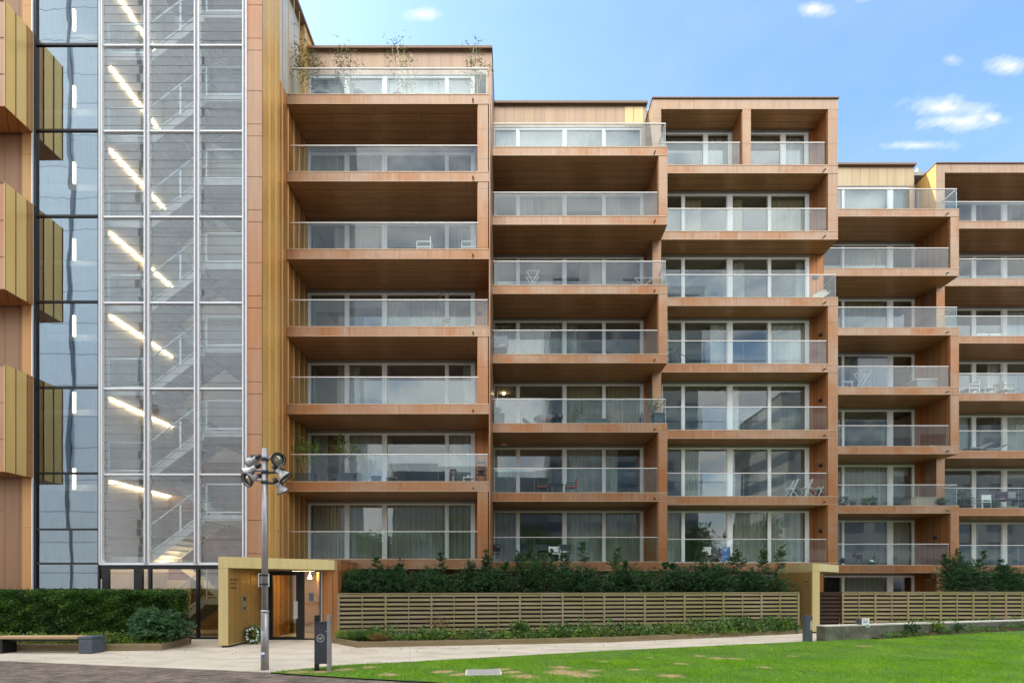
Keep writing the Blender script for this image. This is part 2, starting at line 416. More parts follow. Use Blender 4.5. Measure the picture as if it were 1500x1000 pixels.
def spray_shrub(cx, cy, z0, rx, ry, h, n_br, per, L, W, up=.55, seed=0, spikes=()):
    """conifer-like shrub: arching branches carrying rows of needles"""
    rng = np.random.default_rng(seed); P = []; D = []
    for b in range(n_br):
        a = rng.uniform(0, 2*math.pi); t0 = rng.uniform(0, 1)**.8
        base = np.array([cx+rng.normal()*rx*.22, cy+rng.normal()*ry*.22, z0+t0*h*.62])
        out = np.array([math.cos(a)*rx, math.sin(a)*ry, 0])*rng.uniform(.55, 1.05)*(1-.5*t0)
        tip = base + out + np.array([0, 0, h*rng.uniform(.12, .45)*(.6+up)])
        tip[2] = min(tip[2], z0+h*rng.uniform(.86, 1.04))
        k = per
        s = rng.uniform(.15, 1, k)[:,None]
        pt = base*(1-s) + tip*s; pt[:,2] += .18*h*np.sin(s[:,0]*math.pi)*.35
        pt += rng.normal(size=(k,3))*np.array([.06,.06,.04])*(1.3-s)
        dd = unit(tip-base)[None]*.7 + rng.normal(size=(k,3))*.55
        P.append(pt); D.append(dd)
    for (sx, sy, tx, ty, tz) in spikes:      # leading shoots that stand above the mass
        k = 240; s = rng.uniform(0, 1, k)[:,None]
        b0 = np.array([sx, sy, z0+h*.35]); b1 = np.array([tx, ty, tz])
        pt = b0*(1-s)+b1*s + rng.normal(size=(k,3))*.03
        dd = unit(b1-b0)[None]*.8 + rng.normal(size=(k,3))*.6
        P.append(pt); D.append(dd)
        for q in range(11):
            s0 = rng.uniform(.25, .85); o = b0*(1-s0)+b1*s0; a = rng.uniform(0, 6.28); ln = (1-s0)*.55+.12
            e = o + np.array([math.cos(a)*ln, math.sin(a)*ln*.6, ln*.35]); k = 110; s = rng.uniform(0, 1, k)[:,None]
            P.append(o*(1-s)+e*s+rng.normal(size=(k,3))*.015); D.append(unit(e-o)[None]*.8+rng.normal(size=(k,3))*.55)
    return leaves(np.concatenate(P), np.concatenate(D), L, W, rng)

def clump(cx, cy, cz, rx, ry, rz, n, L, W, seed=0, shell=.55, upb=.3):
    rng = np.random.default_rng(seed); v = unit(rng.normal(size=(n,3))); r = rng.uniform(shell, 1, n)[:,None]
    lump = 1 + .22*np.sin(v[:,:1]*5+seed)*np.cos(v[:,2:]*4+seed*1.7)
    p = v*r*lump*np.array([rx,ry,rz]) + np.array([cx,cy,cz])
    d = v + rng.normal(size=(n,3))*.7 + np.array([0,0,upb])
    return leaves(p, d, L, W, rng)

def sprays(org_, dirs, ln, m, L, W, rng):
    """feathery twigs: m needles in two rows along each twig"""
    d = unit(np.asarray(dirs, float)); n = len(d); side = unit(np.cross(d, unit(rng.normal(size=(n,3))*.5+np.array([0,0,1.0]))))
    s = np.linspace(.05, 1, m)[None,:,None]; sg = np.where(np.arange(m) % 2 == 0, 1.0, -1.0)[None,:,None]
    ln = (ln*rng.uniform(.6, 1.3, n))[:,None,None]
    droop = np.zeros((n, m, 3)); droop[:,:,2] = -(s[:,:,0]**2)*ln[:,:,0]*.22
    p = org_[:,None,:]+d[:,None,:]*s*ln+droop
    q = d[:,None,:]*.75+side[:,None,:]*sg*(1.05-.6*s)+rng.normal(size=(n,m,3))*.16
    return leaves(p.reshape(-1,3), q.reshape(-1,3), L, W, rng)
def feather(cx, cy, cz, rx, ry, rz, n, seed, ln=.26, m=13, L=.085, W=.024, shell=.35, up=.45):
    rng = np.random.default_rng(seed); v = unit(rng.normal(size=(n,3))); v[:,2] = np.where(v[:,2] < -.3, -v[:,2], v[:,2]); r = rng.uniform(shell, .95, n)[:,None]
    lump = 1+.2*np.sin(v[:,:1]*6+seed)*np.cos(v[:,2:]*5+seed*1.7)
    o = v*r*lump*np.array([rx,ry,rz])+np.array([cx,cy,cz])
    return sprays(o, v*np.array([1,1,.5])+rng.normal(size=(n,3))*.45+np.array([0,-.15,up]), ln, m, L, W, rng)

# ------------------------------------------------------------------ camera, sky, sun
cam = bpy.data.cameras.new('camera'); co = bpy.data.objects.new('camera', cam); COL.objects.link(co)
co.location = (0, 0, EYE); co.rotation_euler = (R(90), 0, 0)
cam.sensor_width = 36; cam.lens = 36*F/1500; cam.shift_y = 356/1500; cam.clip_end = 3000; cam.clip_start = .1
S.camera = co
SUN_EL, SUN_AZ = 44, -74         # azimuth clockwise from +Y
sd = Vector((math.sin(R(SUN_AZ))*math.cos(R(SUN_EL)), math.cos(R(SUN_AZ))*math.cos(R(SUN_EL)), math.sin(R(SUN_EL))))
sun = bpy.data.lights.new('sun', 'SUN'); sun.energy = 3.6; sun.angle = R(.6); sun.color = (1, .95, .88)
so = bpy.data.objects.new('sun', sun); COL.objects.link(so); so.rotation_euler = sd.to_track_quat('Z', 'Y').to_euler()
W = bpy.data.worlds.new('World'); S.world = W; W.use_nodes = True; wt = W.node_tree
class WN(NT):
    def __init__(s): s.t = wt
w = WN(); bg = wt.nodes['Background']
sky = w.n('ShaderNodeTexSky', sky_type='NISHITA'); sky.sun_disc = False; sky.sun_elevation = R(SUN_EL); sky.sun_rotation = R(SUN_AZ)
sky.air_density = 1.0; sky.dust_density = 1.1; sky.ozone_density = 1.0
gen = w.n('ShaderNodeTexCoord').outputs['Generated']
gx, gy, gz = w.sep(gen)
n1 = w.noise(w.scale(gen, 1, 1, 1.9), 7.0, 7, .62)
def dirpx(x, y):
    v = Vector(((x-750)/F, 1, (856-y)/F)); return v.normalized()
blob = None
for (cx_, cy_, wx, wy, s_) in ((615,22,34,13,.9),(1195,13,34,14,1.0),(1385,158,80,20,.95),(1400,177,90,16,.8),(1452,172,20,11,.95),(1478,97,40,17,1.0),(1394,88,22,12,.7),(1340,213,64,9,.75),(1290,0,60,8,.6)):
    c = dirpx(cx_, cy_)
    # angular radii in the plane of the direction, gnomonic in world azimuth/elevation
    ax_ = w.val('DIVIDE', w.val('SUBTRACT', w.val('DIVIDE', gx, w.val('MAXIMUM', gy, .05)), (cx_-750)/F), wx/F)
    az_ = w.val('DIVIDE', w.val('SUBTRACT', w.val('DIVIDE', gz, w.val('MAXIMUM', gy, .05)), (856-cy_)/F), wy/F)
    q = w.val('MULTIPLY', w.val('SUBTRACT', 1.0, w.val('SQRT', w.val('ADD', w.val('MULTIPLY', ax_, ax_), w.val('MULTIPLY', az_, az_)))), s_)
    blob = q if blob is None else w.val('MAXIMUM', blob, q)
nf = w.noise(w.scale(gen, 1, 1, 2.4), 15.0, 8, .68)
cl_f = w.ramp(w.val('ADD', w.val('MULTIPLY', blob, 1.0), w.val('MULTIPLY', w.val('SUBTRACT', nf, .5), 2.6)), [(.05, (0,0,0)), (.55, (.38,.38,.38)), (1.25, (.85,.85,.85))])
back = w.ramp(w.val('MAXIMUM', w.val('MULTIPLY', gy, -1.0), w.val('SUBTRACT', gz, .80)), [(.0, (0,0,0)), (.14, (1,1,1))])
cl_b = w.mix(1, w.ramp(n1, [(.33, (.12,.12,.12)), (.56, (1,1,1))]), back, 'MULTIPLY')
veil = w.val('MULTIPLY', w.ramp(w.noise(w.scale(gen, 1, 1, 2.6), 3.2, 7, .65), [(.42, (0,0,0)), (.72, (1,1,1))]), .09)
skyc = w.mix(1, sky.outputs[0], (1.06, 1.24, 1.29), 'MULTIPLY')
SKYM = w.mix(w.val('MAXIMUM', cl_f, veil), w.mix(cl_b, skyc, w.mix(w.ramp(gz, [(.5, (0,0,0)), (.85, (1,1,1))]), (8.4, 8.1, 7.7), (16.0, 15.4, 14.6))), (3.9, 3.9, 4.05))
w.l(SKYM, bg.inputs[0]); bg.inputs[1].default_value = .15
S.view_settings.view_transform = 'Standard'; S.view_settings.look = 'None'; S.view_settings.exposure = 1.08; S.view_settings.gamma = 1
S.cycles.max_bounces = 10; S.cycles.transparent_max_bounces = 24; S.cycles.glossy_bounces = 4; S.cycles.diffuse_bounces = 4
S.cycles.caustics_reflective = False; S.cycles.caustics_refractive = False; S.cycles.use_denoising = True
S.cycles.sample_clamp_indirect = 6; S.cycles.use_adaptive_sampling = True

# ================================================================== APARTMENT BUILDING
Z = lambda k: 2.9 + 3.0*k
FH = .38
bld = thing('apartment_building', (5, 20, 0), 'copper clad apartment block with stepped bays of deep glass fronted balconies', 'apartment building')
# bay: x0, x1, front plane, back plane, storeys without a front pier, pier inner x
BAYS = [dict(x0=-8.72, x1=-.92, d=18.0, b=19.9, open=(3,1), px=-1.32, ex=-.86),
        dict(x0=-.84, x1=6.75, d=20.16, b=22.0, open=(4,2), px=6.37, ex=6.75),
        dict(x0=6.76, x1=14.77, d=21.03, b=22.0, open=(4,), px=14.32, ex=14.77),
        dict(x0=14.78, x1=22.63, d=23.5, b=25.25, open=(4,1), px=22.20, ex=22.63),
        dict(x0=22.64, x1=33.0, d=24.29, b=26.1, open=(), px=32.6, ex=33.0)]
MULL = [[(451,455),(505,510),(561,567),(652,656),(691,695.5)],
        [(721.6,725),(756,760),(825,830),(882,886),(939,942.5)],
        [(968.7,971),(998,1002),(1066,1073),(1124.5,1128.5),(1181,1185)],
        [(1147.8,1151),(1233,1236),(1301,1308),(1336,1339)],
        [(1340.2,1343),(1423,1429),(1468,1475),(1530,1535),(1590,1596)]]
def window(bay, mull, b, z0, z1, rng, curt=None, fmat='frame', header=.12):
    xs = [(px(a, b), px(c, b)) for a, c in mull]
    f = MB(); yb = b-.02
    for a, c in xs: f.box(a, c, yb, yb+.09, z0, z1-header)
    f.box(xs[0][0], xs[-1][1], yb+.004, yb+.08, z1-header-.075, z1-header+.0)
    f.box(xs[0][0], xs[-1][1], yb+.004, yb+.08, z0, z0+.06)
    for i in range(len(xs)-1):                      # sash profile of each light
        a, c = xs[i][1], xs[i+1][0]
        if i % 2 == 1:
            f.box(a, a+.045, yb+.03, yb+.075, z0+.06, z1-header-.075); f.box(c-.045, c, yb+.03, yb+.075, z0+.06, z1-header-.075)
    fr = obj('window', f, M[fmat], bld)
    if header: obj('header_panel', MB().box(xs[0][0]-.02, xs[-1][1]+.02, yb-.015, yb+.07, z1-header+.003, z1-.004), M['header'], fr)
    g = MB(); cu = MB(); bl = MB(); has = False; hb = False
    for i in range(len(xs)-1):
        a, c = xs[i][1], xs[i+1][0]; ty = rng.uniform(-.004, .004); tx = rng.uniform(-.004, .004); y = yb+.055
        g.poly([(a, y+tx, z0+.06), (c, y-tx, z0+.06), (c, y-tx+ty, z1-header-.07), (a, y+tx+ty, z1-header-.07)])
        mode = curt[i % len(curt)] if curt else rng.choice(['full','left','right','none','full','left','none','blind'])
        yc = b+.26
        if mode == 'blind':
            hb = True; bl.box(a-.02, c+.02, yc, yc+.02, z1-header-rng.uniform(.4, 1.1), z1-header)
            continue
        if mode == 'none': continue
        if mode == 'full': s0, s1 = a-.05, c+.05
        elif mode == 'left': s0, s1 = a-.05, a+(c-a)*rng.uniform(.2,.45)
        else: s0, s1 = c-(c-a)*rng.uniform(.2,.45), c+.05
        has = True; n = max(6, int((s1-s0)/.035)); b0 = len(cu.v); ph = rng.uniform(0, 6)
        for j in range(n+1):
            x = s0+(s1-s0)*j/n; yy = yc+.035*math.sin(x*44+ph)+.02*math.sin(x*17+ph*2)
            cu.v += [(x, yy, z0+.03), (x, yy, z1-header)]
        cu.f += [(b0+2*j, b0+2*j+2, b0+2*j+3, b0+2*j+1) for j in range(n)]
    obj('pane', g, M['wglass'], fr)
    if has: obj('curtain', cu, M[rng.choice(['curtain','curtain','curtain2','curtain2','curtain3']) if z0 > 6 else 'curtain'], fr, True)
    if hb: obj('roller_blind', bl, M['inwall'], fr)
    return fr

rngb = random.Random(5)
FIX = {(0,0):['full','full','full','full'], (1,0):['full','none','full','full'], (2,0):['full','none','full','full'], (3,0):['none','none','full'],
       (4,0):['none','left','none','none'], (0,1):['left','full','none','full'], (1,1):['full','none','full','left'], (0,2):['right','left','none','right'],
       (1,2):['none','none','full','full'], (2,2):['none','none','left','none'], (2,4):['none','none','left','right'], (3,2):['none','none','none'],
       (2,1):['none','left','none','none']}
for i, B in enumerate(BAYS):
    d, b, x0, x1 = B['d'], B['b'], B['x0'], B['x1']
    for k in range(7):
        z = Z(k)
        ex = B['ex'] if i else -.90
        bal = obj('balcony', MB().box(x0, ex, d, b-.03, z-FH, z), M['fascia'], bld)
        obj('soffit', MB().box(x0+.01, ex-.012, d+.035, b-.035, z-FH-.012, z-FH-.002), M['soffit'], bal)
        obj('drip_edge', MB().box(x0, ex, d-.012, d-.001, z-.025, z+.010).box(x0, ex, d-.010, d-.001, z-FH-.004, z-FH+.018), M['edge'], bal)
        top = k == 6
        opn = k in B['open'] or (top and i in (0, 1, 3))
        if i == 0: g0, g1 = px(425, 18), (px(714, 18) if opn else px(700.5, 18)-.02)
        else: g0, g1 = x0+.03, (ex-.06 if opn else B['px']-.05)
        if i == 4: g1 = 32.5
        if i in (2, 4): g0 = (x0 if i == 4 else 6.78)+.01
        segs = [(g0, g1)]
        if i == 2 and top: segs = [(6.80, px(1084.5, d)), (px(1100.5, d), px(1209, d))]
        gm = MB(); rm = MB(); em = gm; yg = d+.07
        for (s0, s1) in segs:
            n = max(2, int(round((s1-s0)/1.9)))
            for q in range(n):
                a = s0+(s1-s0)*q/n+.008; c = s0+(s1-s0)*(q+1)/n-.008; t1 = rngb.uniform(-.0035,.0035); t2 = rngb.uniform(-.003,.003)
                gm.poly([(a, yg+t1, z+.015), (c, yg-t1, z+.015), (c, yg-t1+t2, z+1.05), (a, yg+t1+t2, z+1.05)])
                em.mark(1).box(c+.001, c+.006, yg-.006, yg+.006, z+.015, z+1.04).mark(0)
            rm.box(s0-.01, s1+.01, yg-.022, yg+.022, z+1.05, z+1.085)
            if opn and i != 0:
                gm.poly([(s1, yg+.02, z+.015), (s1, b-.1 if top else d+.86, z+.015), (s1, b-.1 if top else d+.86, z+1.05), (s1, yg+.02, z+1.05)])
                rm.box(s1-.022, s1+.01, yg+.023, b-.1 if top else d+.86, z+1.05, z+1.085)
                em.mark(1).box(s1-.012, s1+.002, yg-.012, yg+.012, z+.015, z+1.05).mark(0)
        gl = obj('balustrade_glass', gm, [M['bglass'], M['gedge']], bal)
        obj('handrail', rm, M['rail'], bal)
        xs = (px(693, 18) if i == 0 else B['px']-.18)
        if i != 4: obj('drain_spout', MB().tube((xs, d-.10, z-FH*.72), (xs, d+.02, z-FH*.62), .028, n=8), M['black'], bal)
        # windows of this storey
        if top:
            if i == 2:
                zt = pz(160, d)-.02
                for mu, cu in (([(968.7,972),(1030,1036),(1068,1073)], ['blind','full']), ([(1090,1093),(1143,1150),(1180,1184)], ['blind','full'])):
                    window(i, mu, b, z+.02, zt, rngb, cu)
            elif i == 4: window(i, MULL[4], b, z+.02, pz(252, d)-.02, rngb)
            else: window(i, MULL[i], b, z+.02, {0: 23.72, 1: 23.55, 3: 23.55}[i], rngb, ['full','blind'], 'white', .05)
        else:
            window(i, MULL[i], b, z+.02, z+3-FH-.016, rngb, FIX.get((i, k)))
        # right-hand pier / side wall of the storey
        if not top and k not in B['open'] and i != 4:
            zt = z+3-FH
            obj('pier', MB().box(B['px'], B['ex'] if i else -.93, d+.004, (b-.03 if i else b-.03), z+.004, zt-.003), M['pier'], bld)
            obj('recess_wall', MB().box(B['px']-.03, B['px']-.003, d+.06, b-.03, z+.004, zt-.014), M['recess'], bld)
        # strip of back wall between window and the end of the bay
        if not top:
            xe = px(MULL[i][-1][1], b)
            obj('back_wall', MB().box(xe+.003, B['ex']-.01 if i else -.93, b-.02, b+.2, z, z+3-FH-.002), M['recess'], bld)
# ground storey below the first slabs
for i, B in enumerate(BAYS[1:], 1):
    window(i, MULL[i], B['b'], .05, 2.9-FH-.016, rngb, ['none','full','none','none'])
    xe = px(MULL[i][-1][1], B['b'])
    obj('back_wall', MB().box(xe+.003, B['ex']-.01, B['b']-.02, B['b']+.2, 0, 2.9-FH-.002), M['recess'], bld)
obj('back_wall', MB().box(-8.7, -.9, 19.9, 20.1, 0, 2.9-FH-.002), M['recess'], bld)
# thin fin on the right edge of the first bay
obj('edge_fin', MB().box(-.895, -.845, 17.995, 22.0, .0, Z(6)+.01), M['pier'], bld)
# standing piers of the bays behind (seen where the balcony in front has no pier)
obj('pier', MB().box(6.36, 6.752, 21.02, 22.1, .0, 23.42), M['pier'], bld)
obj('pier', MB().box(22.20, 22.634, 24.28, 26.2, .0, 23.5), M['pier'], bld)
# framed top storeys of bays three and five
for (xa, xb, d, b, yt, yb2, posts) in ((6.36, 14.77, 21.03, 22.0, 145, 160, ((1087.5,1100),(1213,1226.5))), (22.20, 33.0, 24.29, 26.1, 240, 253, ())):
    zt, zb = pz(yt, d), pz(yb2, d)
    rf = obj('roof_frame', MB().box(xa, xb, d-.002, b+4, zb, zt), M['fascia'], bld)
    obj('coping', MB().box(xa-.03, xb+.03, d-.05, b+4.1, zt+.002, zt+.05), M['cap'], rf)
    obj('soffit', MB().box(xa+.1, xb-.1, d+.04, b+.3, zb-.014, zb-.003), M['soffit'], rf)
    for a, c in posts:
        obj('pier', MB().box(px(a, d), px(c, d), d+.003, b-.03, Z(6)+.004, zb-.003), M['pier'], bld)
        obj('recess_wall', MB().box(px(a, d)-.03, px(a, d)-.003, d+.06, b-.03, Z(6)+.004, zb-.016), M['recess'], bld)
obj('parapet_wall', MB().box(22.195, 22.215, 24.30, 26.2, Z(6), pz(240, 24.29)-.01), M['gold'], bld)
obj('back_wall', MB().box(px(1185, 22), 14.7, 21.98, 22.2, Z(6), 23.4), M['recess'], bld)
# set-back penthouses
for (xa, xb, b, yt, zw, m) in ((-8.72, -.86, 19.9, 78, 23.72, 'pent'), (-.86, 6.36, 22.0, 157, 23.55, 'pent'), (14.78, 21.85, 25.25, 246, 23.55, 'pentgold')):
    zt = pz(yt, b)
    pw = obj('penthouse_wall', MB().box(xa, xb, b-.03, b+.25, zw+.003, zt).box(xa, xa+.06, b-.03, b+.2, Z(6), zw).box(xb-.25, xb, b-.03, b+.2, Z(6), zw), M[m], bld)
    obj('coping', MB().box(xa, xb+.03, b-.16, b+5, zt+.05, zt+.15).box(xa, xb, b-.06, b+5, zt+.002, zt+.049), M['cap'], pw)
    obj('penthouse_flank', MB().box(xb-.03, xb+.008, b+.26, b+6, Z(6), zt), M['pent'], bld)
obj('bright_panel', MB().box(px(915,22), px(927.4,22), 21.955, 21.968, 23.6, pz(158,22)).box(px(928.4,22), px(941.5,22), 21.955, 21.968, 23.6, pz(158,22)), M['portal'], bld)
obj('roof_guardrail', MB().box(14.8, 19.9, 27.5, 27.53, 25.05, 25.08).box(19.87, 19.9, 27.5, 27.53, 24.6, 25.08).box(17.2, 17.23, 27.5, 27.53, 24.6, 25.08), M['galvl'], bld)
# rooms behind the glass
rm = MB()
for i, B in enumerate(BAYS):
    b = B['b']+.21
    rm.box(B['x0'], B['ex'], b+4.2, b+4.35, 0, 25)
    xm = px(MULL[i][2][0], B['b'])+.05
    for x in (B['x0']+.02, xm, B['ex']-.14): rm.box(x, x+.1, b+.25, b+4.2, 0, 25)
    rm.box(B['x0'], B['ex'], b-.2, b+4.2, -.1, 0)
    for k in range(8): rm.box(B['x0'], B['ex'], b-.15, b+4.2, Z(k)-.34 if k < 7 else 24.2, Z(k)-.01 if k < 7 else 24.4)
obj('interior', rm, M['inwall'], bld)
# lamps on the recess walls and ceiling pendants seen through the glass
for (x, y, d) in ((1210,490,21.5),(1210,586,21.5),(1210,681,21.5),(1210,777,21.5)):
    obj('wall_lamp', MB().lathe((14.29, 21.45, pz(y, 21.45)), (-1,0,0), [(0,.07),(.03,.09),(.09,.08),(.11,.05)]), M['black'], bld, True)
for y in (787,): obj('wall_lamp', MB().lathe((22.17, 24.3, pz(y, 24.3)), (-1,0,0), [(0,.07),(.03,.09),(.09,.08),(.11,.05)]), M['black'], bld, True)
for (x, y, d) in ((702,459,19.86),(1195,406,21.96)): obj('wall_vent', MB().box(px(x-3.5,d), px(x+3.5,d), d-.05, d+.0, pz(y+2,d), pz(y-2,d)), M['slate'], bld)
for (x, y, d) in ((477,343,21.2),(738,576,23.4),(738,666,23.4),(1142,300,23.6),(460,442,21.2),(542,442,21.2),(1309,607,27.2)):
    obj('pendant_lamp', MB().ball((px(x,d), d, pz(y,d)), .055, .055, .07).tube((px(x,d), d, pz(y,d)+.06), (px(x,d), d, pz(y,d)+.35), .006), M['bulb'], bld, True)

# ================================================================== STAIR TOWER
T0 = 16.28
twr = thing('stair_tower', (-12, 16.3, 0), 'glass fronted stair tower beside gold side wall with warm strip lights inside', 'stair tower')
xL, xA, xB_, xC, xD, xE = px(53,T0), px(150,T0), px(217,T0), px(290,T0), px(360,T0), px(385,T0)
ZT = 25.5
zg0 = pz(825, T0)
# side wall with standing seams
sw = obj('side_wall', MB().box(xE-.2, xE, T0-.0, 17.46, 0, ZT).box(xE-.2, xE, 19.6, 26, Z(6)+.02, ZT), M['gold'], twr)
obj('side_wall', MB().box(xE-.2, xE, 17.463, 26, 0, Z(6)+.018), M['tcopper'], twr)
sm = MB()
for q in range(1, 22):
    y = T0+q*.46
    if y < 26: sm.box(xE+.001, xE+.03, y-.008, y+.008, 0 if y < 17.9 else 0, ZT-.1)
obj('standing_seam', sm, M['seam'], sw)
obj('coping', MB().box(xE-.35, xE+.07, T0-.1, 26.1, ZT+.002, ZT+.12), M['cap'], twr)
# copper corner strip made of short cassettes
cm = MB(); z = 0.0; q = 0
while z < ZT-.3:
    h = (1.16, 1.42, .42)[q % 3]; cm.box(px(363,T0), xE-.003, T0-.05, T0+.12, z, min(z+h-.018, ZT)); z += h; q += 1
obj('corner_cladding', cm, M['corner'], twr)
obj('corner_backing', MB().box(px(362,T0), xE-.21, T0+.121, T0+.3, 0, ZT), M['dark'], twr)
# louvred glass bays
bays3 = [(xA, xB_), (xB_, xC), (xC, xD)]
rl = random.Random(3)
for (a, c) in bays3:
    gm = MB(); ed = MB(); z = zg0+.05; pitch = 3.0/10
    while z < ZT-.3:
        t = rl.uniform(-.0016,.0016); u = rl.uniform(-.0018,.0018)
        gm.poly([(a+.07, T0+t, z), (c-.07, T0-t, z), (c-.07, T0-t+u, z+pitch), (a+.07, T0+t+u, z+pitch)])
        ed.box(a+.07, c-.07, T0-.006, T0+.008, z-.009, z+.009); z += pitch
    lg = obj('louvred_glazing', gm, M['louvre'], twr); obj('louvre_edge', ed, M['cab'], lg)
for x, w_ in ((xA, .055), (xB_, .085), (xC, .085), (xD, .075)):
    ml = obj('mullion', MB().box(x-w_, x-w_+.036, T0-.09, T0+.06, zg0-.03, ZT).box(x+w_-.036, x+w_, T0-.09, T0+.06, zg0-.03, ZT), M['wframe'], twr)
    obj('mullion_gasket', MB().box(x-w_+.037, x+w_-.037, T0-.055, T0+.05, zg0-.03, ZT), M['galv'], ml)
for (a, c) in bays3:
    for k in range(8):
        zz = 5.76+3*k
        if zz < ZT: obj('transom', MB().box(a+.09, c-.09, T0-.05, T0+.05, zz-.026, zz+.026), M['wframe'], twr)
    obj('transom', MB().box(a-.02, c+.02, T0-.09, T0+.06, zg0-.05, zg0+.03), M['wframe'], twr)
# mirror-like curtain wall on the left
gm = MB(); tr = MB(); rows = [pz(866,T0)-1.6, pz(825,T0), pz(775,T0), pz(693,T0)] + [pz(693,T0)+3*q for q in range(1, 8)]
for q in range(len(rows)-1):
    z0, z1 = rows[q], rows[q+1]
    if z0 > ZT: break
    t = rl.uniform(-.003,.003); u = rl.uniform(-.003,.003); a, c = xL+.06, xA-.12
    gm.poly([(a, T0+t, z0), (c, T0-t, z0), (c, T0-t+u, z1), (a, T0+t+u, z1)])
    tr.box(xL+.06, xA-.10, T0-.04, T0+.04, z1-.035, z1+.035)
cw = obj('curtain_glazing', gm, M['mirror'], twr); obj('transom', tr, M['black'], twr)
obj('mullion', MB().box(xL-.03, xL+.055, T0-.06, T0+.06, 0, ZT).box(xA-.125, xA-.06, T0-.05, T0+.06, 0, ZT), M['black'], twr)
obj('mullion', MB().box(xL-.065, xL-.031, T0-.10, T0+.05, 0, ZT), M['wframe'], twr)
# ground floor frames, door and glazing
gf = MB()
gf.box(xA-.06, xD, T0-.03, T0+.05, zg0-.2, zg0-.051)
for a, c in ((150,160),(197,209),(218,222),(288,292),(352,357)): gf.box(px(a,T0), px(c,T0), T0-.032, T0+.06, 0, zg0-.201)
gf.box(px(150,T0), px(357,T0), T0-.031, T0+.05, 0, .07)
obj('entrance_frame', gf, M['black'], twr)
gm = MB()
for a, c in ((222,288),(292,352),(209,218),(160,197)): gm.poly([(px(a,T0),T0+.01,.07),(px(c,T0),T0+.01,.07),(px(c,T0),T0+.01,zg0-.2),(px(a,T0),T0+.01,zg0-.2)])
obj('entrance_glazing', gm, M['dglass'], twr)
obj('door_handle', MB().tube((px(153,T0),T0-.12,.95),(px(153,T0),T0-.12,2.1),.016), M['rail'], twr)
